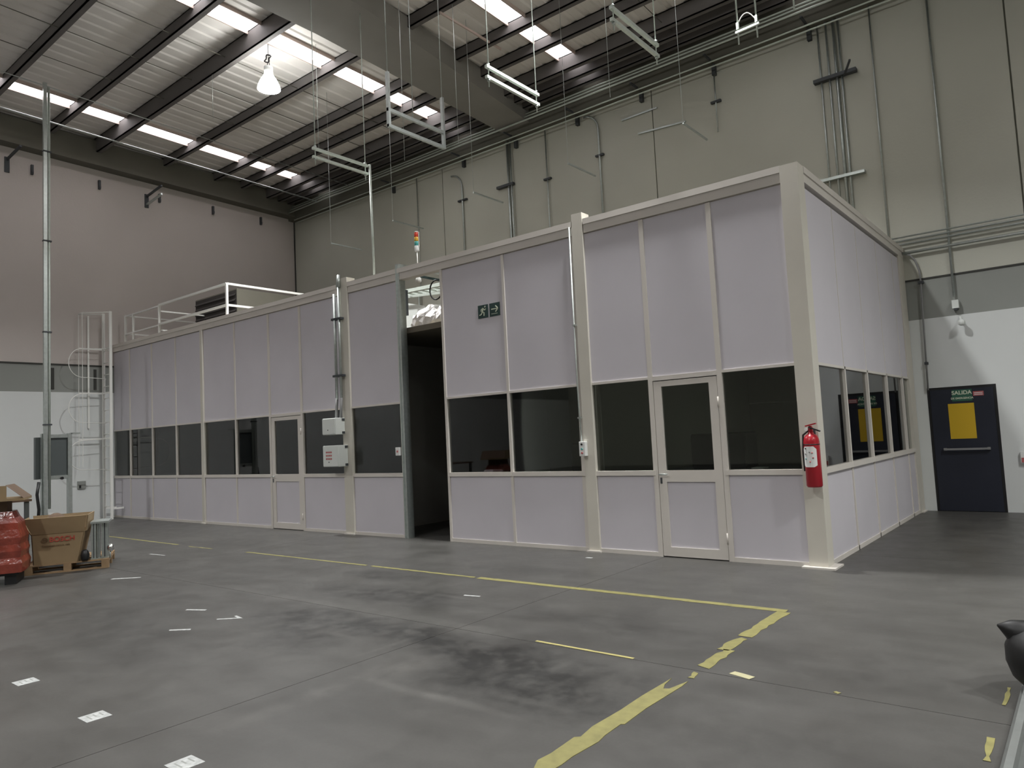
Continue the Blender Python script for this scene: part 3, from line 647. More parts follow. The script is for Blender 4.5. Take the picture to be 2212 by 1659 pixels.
MB().tube([(fx-0.02, fy+0.01, 1.42), (fx-0.085, fy+0.02, 1.37), (fx-0.095, fy+0.02, 1.2), (fx-0.092, fy+0.02, 1.0)], 0.010, 8).build('hose', m_black, t)
MB().lathe((fx, fy, 0), [(0.0795, 1.268), (0.0795, 1.278)], 28).build('strap', m_black, t)
# curved label
m = MB(); n = 10; a0, a1 = math.radians(205), math.radians(318); R_ = 0.0795
lo_, hi_ = [], []
for k in range(n+1):
    a = a0+(a1-a0)*k/n; e = min(k, n-k)/2.0; ins = 0.018*max(0, 1-e)
    lo_.append(m.bm.verts.new((fx+R_*math.cos(a), fy+R_*math.sin(a), 1.045+ins))); hi_.append(m.bm.verts.new((fx+R_*math.cos(a), fy+R_*math.sin(a), 1.255-ins*1.6)))
for k in range(n): m.bm.faces.new((lo_[k], lo_[k+1], hi_[k+1], hi_[k]))
m.build('label_sheet', m_label, t)
for (ad, z, mm) in ((235, 1.18, m_grey), (235, 1.13, m_beacon_g), (285, 1.19, m_redd), (290, 1.14, m_redd), (268, 1.10, m_redd), (268, 1.20, m_grey), (238, 1.235, m_black)):
    a = math.radians(ad); MB().lathe((fx+0.081*math.cos(a), fy+0.081*math.sin(a), z), [(0.007, -0.006), (0.007, 0.006)], 8).build('pictogram', mm, t)
B(fx-0.02, fx+0.02, -0.06, -0.036, 1.15, 1.42).build('wall_hook', m_grip, t)

# ------------------------------------------------------------------ caged ladder at the left end
t = thing('caged_ladder', 'white ladder with a safety cage at the left end of the booth', 'ladder', (-16.4, -0.3, 0))
YL = -0.30
for x in (-16.60, -16.20):
    MB().box(x-0.02, x+0.02, YL-0.03, YL+0.03, 0.0, 5.02).build('rail', m_white, t)
for k in range(14):
    z = 0.3 + k*0.29
    MB().tube([(-16.60, YL, z), (-16.20, YL, z)], 0.011, 8).build('rung', m_white, t)
for x in (-16.60, -16.20):
    for z in (0.25,): B(x-0.015, x+0.015, YL, -0.03, z-0.02, z+0.02).build('stand_off', m_white, t)
YB = -0.86
for x in (-16.60, -16.38):
    MB().box(x-0.012, x+0.012, YB-0.004, YB+0.004, 1.28, 4.95).build('cage_bar', m_white, t)
MB().box(-16.72, -16.71, -0.62, -0.58, 2.2, 4.95).build('cage_bar', m_white, t)
for z in (1.93, 3.04, 4.12):
    MB().box(-16.62, -16.2, YL-0.034, YL-0.028, z-0.02, z+0.02).build('cage_band', m_white, t)
    MB().box(-16.62, -16.61, YB, YL, z-0.018, z+0.018).build('cage_band', m_white, t)
    MB().tube([(-16.38, YL-0.03, z)] + [(-16.38, YB-0.0-0.30*math.sin(a), z-0.375+0.345*math.cos(a)) for a in [math.pi*k/12 for k in range(13)]] + [(-16.38, YL-0.03, z-0.74)], 0.009, 6).build('cage_hoop', m_white, t)
MB().tube([(-16.60, YL, 5.0), (-16.60, YB, 4.95), (-16.38, YB, 4.95), (-16.2, YL, 5.0)], 0.012, 6).build('top_hoop', m_white, t)

# ------------------------------------------------------------------ railing on the booth roof
t = thing('roof_railing', 'white tubular guard railing on the left part of the booth roof', 'railing', (-11.6, 0.12, 3.33))
yr = 0.12
for x in (-16.35, -15.92, -14.57, -11.6): B(x-0.022, x+0.022, yr-0.022, yr+0.022, 3.33, 4.97).build('post', m_white, t)
for (x, y) in ((-11.6, 3.6), (-14.57, 2.6), (-16.35, 2.4)): B(x-0.02, x+0.02, y-0.02, y+0.02, 3.33, 4.95).build('post', m_white, t)
for z in (4.97, 4.52):
    MB().bar((-14.57, yr, z), (-11.6, yr, z), 0.045).build('rail', m_white, t)
    MB().bar((-11.6, yr, z), (-11.6, 3.6, z), 0.045).build('rail', m_white, t)
    MB().bar((-16.35, yr, z-0.02), (-14.57, yr, z-0.02), 0.035).build('rail', m_white, t)
    MB().bar((-14.57, yr, z-0.14), (-14.57, 2.6, z-0.14), 0.03).build('rail', m_white, t)
    MB().bar((-16.35, yr, z), (-16.35, 2.4, z), 0.03).build('rail', m_white, t)
MB().bar((-14.57, 2.6, 4.8), (-11.6, 3.6, 4.8), 0.02).build('rail', m_white, t)

# air handling unit
t = thing('air_handling_unit', 'grey sheet metal air unit with a dark louvred face behind the roof railing', 'air unit', (-14.0, 2.0, 3.33))
ax0, ax1, ay0, ay1, az = -15.0, -13.09, 1.2, 3.0, 5.27
B(ax0, ax1, ay0+0.03, ay1, 3.42, az).build('casing', m_ahu, t)
for k in range(13):
    z = 3.60+k*0.125
    MB().poly([(ax0+0.04, ay0-0.01, z), (ax0+0.04, ay0+0.028, z+0.06), (ax0+0.04, ay0+0.028, z+0.07), (ax0+0.04, ay0-0.01, z+0.012)], (ax1-ax0-0.08, 0, 0)).build('louvre', m_ahu_d, t)
B(ax0+0.02, ax1-0.02, ay0+0.022, ay0+0.029, 3.5, az-0.03).build('dark_face', m_ahu_d, t)
B(ax0+0.45, ax0+0.50, ay0-0.02, ay0+0.02, 3.5, 4.75).build('louvre_frame', m_ahu_d, t)
for x in (ax0+0.1, ax1-0.1):
    B(x-0.05, x+0.05, ay0+0.1, ay1-0.1, 3.33, 3.42).build('foot', m_grip, t)
t = thing('duct_section', 'brownish grey duct section behind the railing corner right of the air unit', 'duct', (-12.5, 3.6, 3.33))
B(-13.08, -11.9, 3.02, 4.3, 3.45, 5.28).build('casing', m_ahu, t)
for z in (3.45, 5.24): B(-13.08, -11.87, 2.99, 4.33, z, z+0.04).build('flange', m_ahu, t)
for (y, w, nm) in ((3.45, 0.26, 'left'), (4.05, 0.18, 'right')):
    q = thing('notice_plate', 'small white notice on the duct casing behind the railing, %s of two' % nm, 'notice', (-11.87, y, 4.8))
    B(-11.898, -11.89, y-w/2, y+w/2, 4.75, 5.05).build('plate', m_label, q)
    for z in (4.83, 4.95): B(-11.889, -11.886, y-w/2+0.04, y+w/2-0.04, z-0.01, z+0.01).build('print_line', m_greend, q)

# ------------------------------------------------------------------ equipment seen through the top of the doorway
t = thing('white_board', 'pale blank board standing above the booth ceiling behind the doorway', 'board', (-8.0, 2.0, 3.33))
MB().poly([(-8.32, 2.0, 4.28), (-7.70, 2.0, 4.12), (-7.66, 2.0, 3.9), (-7.82, 2.0, 3.72), (-7.95, 2.0, 3.6), (-8.2, 2.0, 3.6)], (0, 0.02, 0)).build('sheet', m_white_m, t)
B(-8.3, -7.7, 2.021, 2.05, 3.33, 3.7).build('stand', m_grip, t)
t = thing('foil_duct', 'crinkled silver insulated duct lying above the booth ceiling', 'duct', (-7.2, 2.0, 3.8))
m = MB(); pts, rs = [], []
for k in range(22):
    x = -7.95+k*0.09; e = min(k, 4)/4.0
    pts.append((x, 2.0+0.15*k/22, 3.75+0.0*k)); rs.append((0.12+0.21*math.sqrt(e)) * (1+0.05*math.sin(k*2.3)))
m.tube(pts, rs, 22)
rj = random.Random(5)
for v in m.bm.verts: v.co += Vector((rj.gauss(0, 0.012), rj.gauss(0, 0.018), rj.gauss(0, 0.018)))
for f_ in m.bm.faces: f_.smooth = False
m.build('duct_body', m_foil, t)
B(-7.6, -6.6, 1.9, 2.3, 3.33, 3.45).build('cradle', m_grip, t)
t = thing('cable_tray', 'light steel cable tray with rungs crossing above the foil duct', 'cable tray', (-7.7, 2.6, 4.3))
for y in (2.4, 2.75): MB().bar((-9.2, y, 4.62), (-5.9, y, 4.55), 0.02, 0.07).build('side_rail', m_galv_b, t)
for k in range(16): MB().bar((-9.1+k*0.2, 2.4, 4.60-k*0.004), (-9.1+k*0.2, 2.75, 4.60-k*0.004), 0.02).build('rung', m_galv_b, t)
for x in (-8.6, -7.0): MB().bar((x, 2.75, 4.6), (x, 2.75, 3.33), 0.03).build('leg', m_galv, t)
MB().bar((-8.6, 1.9, 4.38), (-6.4, 1.9, 4.22), 0.02, 0.05).build('lower_rail', m_galv_b, t)
for x, z in ((-8.5, 4.37), (-6.5, 4.23)): MB().bar((x, 1.9, z), (x, 1.9, 3.33), 0.025).build('leg', m_galv, t)
t = thing('hanging_post', 'dark hanging bracket above the doorway left of the foil duct', 'bracket', (-8.1, 1.8, 4.1))
MB().bar((-8.0, 1.8, 3.95), (-8.0, 1.8, 4.45), 0.06).build('arm', m_grip, t); MB().bar((-8.06, 1.8, 3.86), (-8.06, 1.8, 4.1), 0.05).build('plate', m_grip, t)
t = thing('dark_strut', 'dark green strut crossing the top of the open doorway', 'strut', (-6.0, 0.6, 4.1))
MB().bar((-6.62, 0.6, 4.34), (-5.45, 0.6, 3.97), 0.04).build('bar', m_greend, t); MB().bar((-5.62, 0.55, 4.08), (-5.62, 0.55, 4.25), 0.09, 0.03).build('hanger_plate', m_greend, t)
MB().tube([(-5.90+0.14*math.cos(a), 0.5, 3.94+0.16*math.sin(a)) for a in [math.radians(70+k*20) for k in range(15)]], 0.012, 8).build('black_hose_loop', m_black, t)
MB().lathe((-6.14, 0.35, 4.10), [(0.02, -0.03), (0.05, 0.0), (0.045, 0.05), (0.02, 0.07)], 12).build('spotlight', m_white, t)

# ------------------------------------------------------------------ things inside the booth
t = thing('dark_machine', 'dark machine with small white labels behind the window right of the doorway', 'machine', (-5.5, 0.6, 0))
B(-5.75, -5.1, 0.45, 0.95, 0.0, 0.98).build('cabinet', m_panelgrey, t); B(-5.70, -5.25, 0.5, 0.9, 0.98, 1.34).build('head', m_black, t)
B(-5.66, -5.58, 0.44, 0.452, 1.17, 1.19).build('label_strip', m_label, t); B(-5.46, -5.45, 0.44, 0.452, 1.03, 1.19).build('edge_strip', m_label, t); B(-5.66, -5.56, 0.43, 0.45, 1.0, 1.015).build('label_strip', m_label, t)
t = thing('work_bench', 'dark work bench inside the booth behind the rightmost front window', 'bench', (-1.2, 1.4, 0))
B(-2.3, -0.3, 1.0, 1.7, 0.92, 0.96).build('top', m_panelgrey, t)
for x in (-2.25, -0.35):
    for y in (1.05, 1.65): B(x-0.025, x+0.025, y-0.025, y+0.025, 0, 0.92).build('leg', m_black, t)
tag(B(-1.95, -1.2, 1.15, 1.55, 0.96, 1.42, bev=0.02).build('equipment_case', m_black), 'black equipment case on the dark work bench', 'case')
tag(B(-1.10, -0.95, 1.02, 1.2, 0.961, 0.975).build('paper_pad', m_label), 'small white paper pad on the dark work bench', 'paper')
t = thing('work_bench', 'low dark bench inside the booth behind the two windows right of the doorway', 'bench', (-4.0, 3.0, 0))
B(-4.9, -3.2, 2.6, 3.4, 0.8, 0.85).build('top', m_panelgrey, t)
for x in (-4.85, -3.25):
    for y in (2.65, 3.35): B(x-0.025, x+0.025, y-0.025, y+0.025, 0, 0.8).build('leg', m_black, t)
t = thing('office_chair', 'black office chair inside the booth behind the window left of the conduit post', 'chair', (-4.1, 1.6, 0))
B(-4.35, -3.9, 1.4, 1.85, 0.46, 0.54, bev=0.02).build('seat', m_black, t); B(-4.33, -3.92, 1.82, 1.88, 0.7, 1.35, bev=0.02).build('backrest', m_black, t)
MB().tube([(-4.12, 1.62, 0.08), (-4.12, 1.62, 0.46)], 0.03, 8).build('column', m_black, t)
for k in range(5):
    a = k*2*math.pi/5; MB().bar((-4.12, 1.62, 0.09), (-4.12+0.28*math.cos(a), 1.62+0.28*math.sin(a), 0.05), 0.04, 0.03).build('foot', m_black, t)
MB().bar((-4.12, 1.85, 0.5), (-4.12, 1.87, 0.75), 0.05, 0.02).build('back_support', m_black, t)
tag(MB().poly([(-5.42, 5.28, 1.90), (-5.18, 5.28, 1.90), (-5.22, 5.28, 2.1), (-5.27, 5.28, 2.18), (-5.34, 5.28, 2.18), (-5.40, 5.28, 2.1)], (0, 0.015, 0)).build('dark_sign', m_black), 'small dark sign on the inner wall seen through the window left of the right door', 'sign')
tag(MB().tube([(-2.66, 5.26, 1.89), (-0.1, 5.26, 1.89)], 0.015, 8).build('inner_conduit', m_white), 'pale horizontal pipe on the inner wall seen through the right booth door', 'pipe')
t = thing('note_pad', 'small yellowish note standing on the sill behind the fourth window from the left', 'note', (-14.0, 0.12, 1.02))
B(-14.06, -13.96, 0.10, 0.12, 1.014, 1.10).build('sheet', m_amber, t); B(-13.96, -13.9, 0.1, 0.12, 1.014, 1.08).build('sheet', m_label, t)

# ------------------------------------------------------------------ electrical stand with a tall pole (left)
t = thing('panel_stand', 'grey steel stand carrying a dark switch panel near the left wall', 'stand', (-14.4, -2.1, 0))
for y in (-2.34, -1.86): B(-14.45, -14.36, y-0.04, y+0.04, 0.0, 2.02).build('leg', m_galv, t)
B(-14.44, -14.37, -2.30, -1.90, 1.93, 2.0).build('crossbar', m_galv, t); B(-14.44, -14.37, -2.30, -1.90, 1.08, 1.16).build('crossbar', m_galv, t)
B(-14.44, -14.36, -1.84, -1.66, 2.0, 2.03).build('side_arm', m_galv, t)
B(-14.43, -14.40, -2.30, -1.90, 1.16, 1.93).build('back_plate', m_panelgrey, t)
sw = B(-14.56, -14.47, -2.46, -1.98, 1.10, 1.95).build('dark_cabinet', m_panelgrey, t)
MB().lathe((-14.36, -2.02, 1.10), [(0.03, 0.0), (0.03, 0.04)], 10, 'X').build('socket', m_black, t)
MB().tube([(-14.40, -2.42, 1.05), (-14.38, -2.46, 0.8), (-14.40, -2.42, 0.5), (-14.38, -2.45, 0.1)], 0.03, 8).build('cable_loom', m_black, t)
B(-14.36, -14.33, -2.28, -2.18, 0.28, 0.42).build('outlet', m_label, t)
t = thing('service_pole', 'tall galvanised double strut pole rising from the panel stand to the roof', 'pole', (-14.4, -2.3, 0))
B(-14.34, -14.28, -2.365, -2.30, 0.0, 9.38).build('strut', m_galv, t); MB().tube([(-14.31, -2.26, 0.5), (-14.31, -2.26, 9.3)], 0.025, 10).build('conduit', m_galv_b, t)
for z in (2.2, 4.1, 6.0, 7.9): B(-14.35, -14.27, -2.37, -2.22, z-0.015, z+0.015).build('clamp', m_grip, t)
ob = thing('socket_plate', 'small grey socket plate on the white part of the left wall', 'socket', (XL, -0.75, 0.85))
B(XL, XL+0.03, -0.85, -0.67, 0.76, 0.94).build('plate', m_wall_g, ob); B(XL+0.03, XL+0.045, -0.82, -0.78, 0.78, 0.84).build('switch', m_black, ob)

# ------------------------------------------------------------------ pallet, carton, posts, wrapped load
O = Vector((-8.73, -4.44, 0)); U_ = Vector((0.447, 0.894, 0)).normalized(); V_ = Vector((-U_.y, U_.x, 0)); PW = 0.97
def Q(u, v, z): p = O+U_*u+V_*v; return (p.x, p.y, z)
def qbox(u0, u1, v0, v1, z0, z1):
    return MB().poly([Q(u0, v0, z0), Q(u1, v0, z0), Q(u1, v1, z0), Q(u0, v1, z0)], (0, 0, z1-z0))
t = thing('wooden_pallet', 'wooden pallet on the concrete floor carrying the large carton', 'pallet', Q(0.48, 0.45, 0))
for k in range(7): qbox(0.0, PW, k*0.145, k*0.145+0.10, 0.105, 0.122).build('deck_board', m_wood, t)
for u in (0.0, 0.44, 0.88): qbox(u, u+0.09, 0.0, 0.97, 0.085, 0.105).build('stringer_board', m_wood, t)
for u in (0.0, 0.44, 0.88):
    for v in (0.0, 0.43, 0.87): qbox(u, u+0.09, v, v+0.10, 0.015, 0.085).build('block', m_wood, t)
for v in (0.0, 0.43, 0.87): qbox(0.0, PW, v, v+0.10, 0.0, 0.015).build('base_board', m_wood, t)
# carton flared open at the top
cb = thing('large_carton', 'open brown cardboard carton with red print on the wooden pallet', 'carton', Q(0.3, 0.3, 0.122))
zb_, zm, zt_ = 0.122, 0.52, 0.735
def wallc(a0, a1, b0, b1, z0, z1, name, mm, lab=None):
    n_ = Vector((0, 0, 0)); th = 0.012
    p = [Vector(Q(*a0, z0)), Vector(Q(*a1, z0)), Vector(Q(*b1, z1)), Vector(Q(*b0, z1))]
    nn = (p[1]-p[0]).cross(p[3]-p[0]).normalized()*th
    return MB().poly(p, nn).build(name, mm, cb, lab)
wallc((0.11, 0.02), (0.60, 0.02), (0.09, 0.0), (0.68, 0.0), zb_, zm, 'front_side', m_card)
wallc((0.60, 0.02), (0.62, 0.55), (0.68, 0.0), (0.70, 0.58), zb_, zm, 'right_side', m_card)
wallc((0.62, 0.55), (0.05, 0.55), (0.70, 0.58), (0.02, 0.58), zb_, zm, 'back_side', m_card)
wallc((0.05, 0.55), (0.11, 0.02), (0.02, 0.58), (0.09, 0.0), zb_, zm, 'left_side', m_card_d)
wallc((0.09, -0.005), (0.68, -0.005), (0.00, -0.06), (0.72, -0.05), zm, zt_, 'front_flap', m_card)
wallc((0.70, 0.0), (0.72, 0.58), (0.72, -0.04), (0.735, 0.60), zm, zt_, 'right_flap', m_card)
wallc((0.70, 0.59), (0.02, 0.59), (0.74, 0.66), (0.0, 0.66), zm, zt_-0.01, 'back_flap', m_card)
wallc((0.08, 0.58), (0.085, 0.0), (-0.04, 0.6), (-0.03, -0.03), zm, zt_-0.02, 'left_flap', m_card)
fo = Vector(Q(0.36, 0.004, 0.455)); fu = (Vector(Q(0.36, -0.0, zm))-Vector(Q(0.36, 0.02, zb_))).normalized(); fn = U_.cross(fu)
fo = Vector(Q(0.43, 0.0, 0.44)) + fn*0.0145
text('BOSCH', 'red_lettering', m_print, cb, fo, U_, fu, 0.09, bold=0.0012)
text('Tecnología para la vida', 'small_lettering', m_print2, cb, Vector(Q(0.36, 0.004, 0.365))+fn*0.0145, U_, fu, 0.034)
fc = Vector(Q(0.235, 0.0, 0.44)) + fn*0.0145
MB().tube([fc + U_*0.03*math.cos(a) + fu*0.03*math.sin(a) for a in [k*math.pi/10 for k in range(20)]], 0.003, 5, closed=True).build('printed_emblem', m_print2, cb)
m = MB(); m.bar(fc-U_*0.012-fu*0.018, fc-U_*0.012+fu*0.018, 0.005); m.bar(fc+U_*0.012-fu*0.018, fc+U_*0.012+fu*0.018, 0.005); m.bar(fc-U_*0.012, fc+U_*0.012, 0.005)
m.build('printed_emblem', m_print2, cb)
for z, w in ((0.31, 0.20), (0.265, 0.22), (0.22, 0.20)):
    a = Vector(Q(0.36-w, 0.012, z))+fn*0.004; b = Vector(Q(0.36+w*0.8, 0.012, z))+fn*0.004
    MB().bar(a, b, 0.002, 0.010).build('printed_line', m_card_d, cb)
# contents peeking from the carton
t = tag(MB().lathe(Q(0.32, 0.3, 0), [(0.20, 0.56), (0.15, 0.66), (0.08, 0.74), (0.03, 0.765)], 10).build('packing_paper', m_card_d), 'crumpled brown packing paper inside the large carton', 'paper')
# aluminium posts on the pallet
for i, (u, v, w) in enumerate(((0.76, 0.04, 0.055), (0.83, 0.06, 0.03), (0.88, 0.08, 0.07), (0.80, 0.22, 0.05), (0.90, 0.26, 0.05))):
    q = thing('metal_post', ('short upright aluminium post on the pallet, %s' % ('nearest the carton', 'the thin one in the middle', 'at the right front corner', 'behind the thin one', 'at the right back')[i]), 'post', Q(u, v, 0.122), 'short metal posts on the pallet')
    qbox(u, u+w, v, v+w, 0.135, 0.60).build('profile', m_galv, q)
    qbox(u-0.01, u+w+0.01, v-0.01, v+w+0.01, 0.122, 0.135).build('foot_plate', m_galv, q)
    qbox(u+w*0.4, u+w*0.6, v-0.003, v, 0.14, 0.595).build('groove', m_grip, q)
t = tag(qbox(0.75, 0.97, 0.02, 0.5, 0.60, 0.625).build('top_plate', m_galv), 'thin metal plate lying on the short aluminium posts', 'plate')
t = thing('chrome_fitting', 'shiny chrome round fitting beside the aluminium posts at the pallet edge', 'fitting', Q(0.95, 0.06, 0.2))
MB().lathe(Q(0.99, 0.03, 0.26), [(0.02, -0.05), (0.045, -0.02), (0.045, 0.02), (0.02, 0.05)], 16).build('ball', mat('chrome', (0.8, 0.8, 0.8), 0.1, metal=1.0), t)
MB().tube([Q(0.98, 0.03, 0.122), Q(0.985, 0.03, 0.22)], 0.012, 8).build('stem', m_galv, t)
t = tag(MB().lathe(Q(0.69, -0.0, 0), [(0.04, 0.125), (0.05, 0.15), (0.055, 0.20), (0.04, 0.25), (0.02, 0.27)], 14).build('black_part', m_black), 'rounded black part lying between the carton and the posts', 'part')

# red stretch wrapped load at the left edge
t = thing('wrapped_load', 'red load in shiny stretch film on a black pallet at the left edge', 'wrapped load', (-8.6, -5.2, 0))
ro = Vector((-8.1, -4.66, 0)); ru = Vector((0.447, 0.894, 0)).normalized(); rv = Vector((-ru.y, ru.x, 0))
def rq(u, v, z): p = ro-ru*u+rv*v; return (p.x, p.y, z)
m = MB(); rings = []
for k, z in enumerate((0.14, 0.25, 0.32, 0.40, 0.48, 0.56, 0.66, 0.74, 0.80, 0.88)):
    i_ = (0.0, -0.01, 0.015, 0.0, 0.02, 0.01, 0.04, 0.05, 0.09, 0.12)[k]; rg = []
    for (a, b) in ((0, 0), (0.5, -0.015), (1.0, 0), (1.015, 0.3), (1.0, 0.56), (0.5, 0.57), (0, 0.56), (-0.01, 0.3)):
        du = i_ if a < 0.3 else (-i_ if a > 0.7 else 0); dv = i_ if b < 0.2 else (-i_ if b > 0.5 else 0)
        rg.append(m.bm.verts.new(rq(a+du, b+dv, z)))
    rings.append(rg)
for A, B_ in zip(rings, rings[1:]):
    for k in range(8): m.bm.faces.new((A[k], A[(k+1) % 8], B_[(k+1) % 8], B_[k]))
m.bm.faces.new(rings[0]); m.bm.faces.new(rings[-1][::-1]); m.build('wrapped_goods', m_wrap, t)
for a in (0.06, 0.45, 0.84): MB().poly([rq(a, 0.04, 0), rq(a+0.12, 0.04, 0), rq(a+0.12, 0.54, 0), rq(a, 0.54, 0)], (0, 0, 0.11)).build('pallet_runner', m_black, t)
MB().poly([rq(0.03, 0.02, 0.11), rq(0.98, 0.02, 0.11), rq(0.98, 0.55, 0.11), rq(0.03, 0.55, 0.11)], (0, 0, 0.03)).build('pallet_deck', m_black, t)
t = thing('brown_box', 'closed brown box standing on the red wrapped load', 'carton', rq(0.5, 0.4, 0.88))
MB().poly([rq(0.17, 0.12, 0.88), rq(0.85, 0.12, 0.88), rq(0.85, 0.42, 0.88), rq(0.17, 0.42, 0.88)], (0, 0, 0.13)).build('body', m_card_d, t)
MB().poly([rq(0.17, 0.25, 1.01), rq(0.85, 0.25, 1.01), rq(0.85, 0.30, 1.01), rq(0.17, 0.30, 1.01)], (0, 0, 0.002)).build('tape', m_card, t)
t = thing('open_tray_carton', 'open cardboard tray with raised flaps at the left edge on top of the stacked load', 'carton', rq(0.4, 0.4, 1.01))
MB().poly([rq(-0.02, 0.0, 1.012), rq(0.9, 0.0, 1.012), rq(0.9, 0.55, 1.012), rq(-0.02, 0.55, 1.012)], (0, 0, 0.03)).build('base', m_card, t)
MB().poly([rq(-0.02, 0.0, 1.042), rq(-0.02, 0.55, 1.042), rq(0.16, 0.55, 1.20), rq(0.16, 0.02, 1.20)], (-0.006, -0.01, 0.008)).build('flap', m_card_d, t)
MB().poly([rq(0.16, 0.02, 1.042), rq(0.9, 0.02, 1.042), rq(0.9, 0.02, 1.20), rq(0.16, 0.02, 1.20)], tuple(rv*0.01)).build('front_side', m_card, t)
t = thing('small_table', 'grey table with thin legs behind the wrapped load at the left edge', 'table', (-9.6, -4.3, 0))
B(-10.2, -9.35, -5.0, -4.15, 0.93, 0.96).build('top', m_card_d, t)
for (x, y) in ((-9.4, -4.2), (-10.1, -4.2), (-9.4, -4.95), (-10.1, -4.95)): B(x-0.025, x+0.025, y-0.025, y+0.025, 0, 0.93).build('leg', m_panelgrey, t)

# ------------------------------------------------------------------ floor tape and marks
def ragged(p0, p1, w, step=0.06, jag=0.01, e0=0.0, e1=0.0, seed=1):
    rnd = random.Random(seed); p0 = Vector((*p0, 0)); p1 = Vector((*p1, 0)); d = (p1-p0); L_ = d.length; d.normalize(); s = Vector((-d.y, d.x, 0))
    n = max(2, int(L_/step)); A, Bb = [], []
    for k in range(n+1):
        t_ = k/n; A.append(p0+d*(L_*t_)+s*(w/2-abs(rnd.gauss(0, jag)))); Bb.append(p0+d*(L_*t_)-s*(w/2-abs(rnd.gauss(0, jag))))
    A[0] += d*e0; Bb[-1] += d*e1
    m = MB(); a = [m.bm.verts.new((v.x, v.y, 0.0025)) for v in A]; b = [m.bm.verts.new((v.x, v.y, 0.0025)) for v in Bb]
    a2 = [m.bm.verts.new((v.x, v.y, 0.0)) for v in A]; b2 = [m.bm.verts.new((v.x, v.y, 0.0)) for v in Bb]
    for k in range(n):
        m.bm.faces.new((a[k], a[k+1], b[k+1], b[k])); m.bm.faces.new((a[k], a2[k], a2[k+1], a[k+1])); m.bm.faces.new((b[k], b[k+1], b2[k+1], b2[k]))
    return m
tg = 'pieces of yellow floor tape'
def tape(m, label, mm=m_tape): tag(m.build('floor_tape', mm), label, 'floor tape', tg)
tape(ragged((-7.6, -1.95), (-4.9, -1.945), 0.05, jag=0.004, seed=2), 'left stretch of the long thin yellow line in front of the booth')
tape(ragged((-4.8, -1.945), (-3.1, -1.94), 0.06, jag=0.006, seed=3), 'middle stretch of the long thin yellow line, before the stained floor')
tape(ragged((-3.05, -1.94), (0.22, -1.905), 0.085, jag=0.004, seed=4), 'right stretch of the long yellow line up to the corner')
tape(ragged((-12.5, -1.93), (-9.6, -1.97), 0.05, jag=0.008, seed=5), 'faded yellow line far left beside the booth', m_tape2)
tape(ragged((-9.2, -2.0), (-8.5, -1.99), 0.04, jag=0.01, seed=6), 'short faded scrap of yellow line at the far left end', m_tape2)
tape(ragged((0.21, -1.95), (0.20, -2.75), 0.115, 0.07, 0.012, seed=7), 'upper yellow strip running from the corner towards the camera')
tape(ragged((0.195, -2.78), (0.20, -3.12), 0.11, 0.06, 0.02, e0=0.03, seed=8), 'second short yellow strip below the corner strip')
tape(ragged((0.235, -3.10), (0.225, -3.53), 0.10, 0.05, 0.016, e1=-0.03, seed=9), 'rounded yellow strip just before the gap in the line')
tape(ragged((0.235, -3.62), (0.25, -3.74), 0.045, 0.04, 0.008, e0=0.02, seed=10), 'tiny yellow scrap in the gap of the line')
# long near strip with forked end
m = MB()
pl_ = [(0.155, -3.80), (0.17, -3.92), (0.195, -3.985), (0.225, -3.97), (0.262, -3.80), (0.268, -3.90), (0.262, -4.10), (0.255, -4.30), (0.265, -4.55), (0.248, -4.56), (0.252, -4.72), (0.265, -4.80), (0.25, -5.0), (0.255, -5.10), (0.24, -5.30), (0.25, -5.6),
       (0.15, -5.6), (0.155, -5.42), (0.18, -5.22), (0.135, -5.12), (0.145, -5.03), (0.135, -4.82), (0.16, -4.80), (0.14, -4.66), (0.15, -4.40), (0.145, -4.15), (0.15, -4.0)]
m.poly([(x, y, 0.0) for x, y in pl_], (0, 0, 0.003)); tape(m, 'wide torn yellow strip nearest the camera with a forked end')
tape(ragged((-1.05, -3.56), (-0.23, -3.575), 0.028, jag=0.002, seed=11), 'thin pale yellow line over the floor joint', mat('pale_yellow_tape', (0.40, 0.35, 0.13), 0.7, var=0.1))
tape(ragged((0.42, -3.52), (0.56, -3.56), 0.06, 0.05, 0.003, seed=12), 'short pale yellow rectangle right of the gap', mat('pale_tape', (0.45, 0.42, 0.25), 0.7, var=0.1))
tape(ragged((1.02, -3.55), (1.05, -3.565), 0.03, 0.02, 0.003, seed=13), 'tiny yellow fleck on the right part of the floor', m_tape2)
tape(ragged((1.785, -3.02), (1.785, -3.32), 0.03, 0.05, 0.006, seed=14), 'short yellow strip just under the black bag')
tape(ragged((1.775, -3.80), (1.785, -4.08), 0.034, 0.05, 0.004, seed=15), 'short yellow strip at the bottom right beside the steel channel')
sg_ = 'pale paper scraps on the floor'
def scrap(pts, label, mm=m_paper):
    q = tag(MB().poly([(x, y, 0.0) for x, y in pts], (0, 0, 0.002)).build('floor_sticker', mm), label, 'sticker', sg_); return q
def sq(x, y, s, label, rot=0.0):
    c_, s_ = math.cos(rot), math.sin(rot)
    q = thing('floor_sticker', label, 'sticker', (x, y, 0), sg_)
    MB().poly([(x+c_*a*s-s_*b*s, y+s_*a*s+c_*b*s, 0) for a, b in ((-1, -1), (1, -1), (1, 1), (-1, 1))], (0, 0, 0.002)).build('sheet', m_paper, q)
    for k, (a, b, l) in enumerate(((-0.6, -0.5, 1.1), (-0.6, 0.0, 0.7), (-0.6, 0.5, 0.9))):
        MB().poly([(x+c_*(a+i*l)*s-s_*(b+j*0.12)*s, y+s_*(a+i*l)*s+c_*(b+j*0.12)*s, 0.002) for i, j in ((0, 0), (1, 0), (1, 1), (0, 1))], (0, 0, 0.0006)).build('print_line', m_wall_g, q)
sq(-3.53, -6.04, 0.065, 'square printed paper on the floor, farthest left of three in a row')
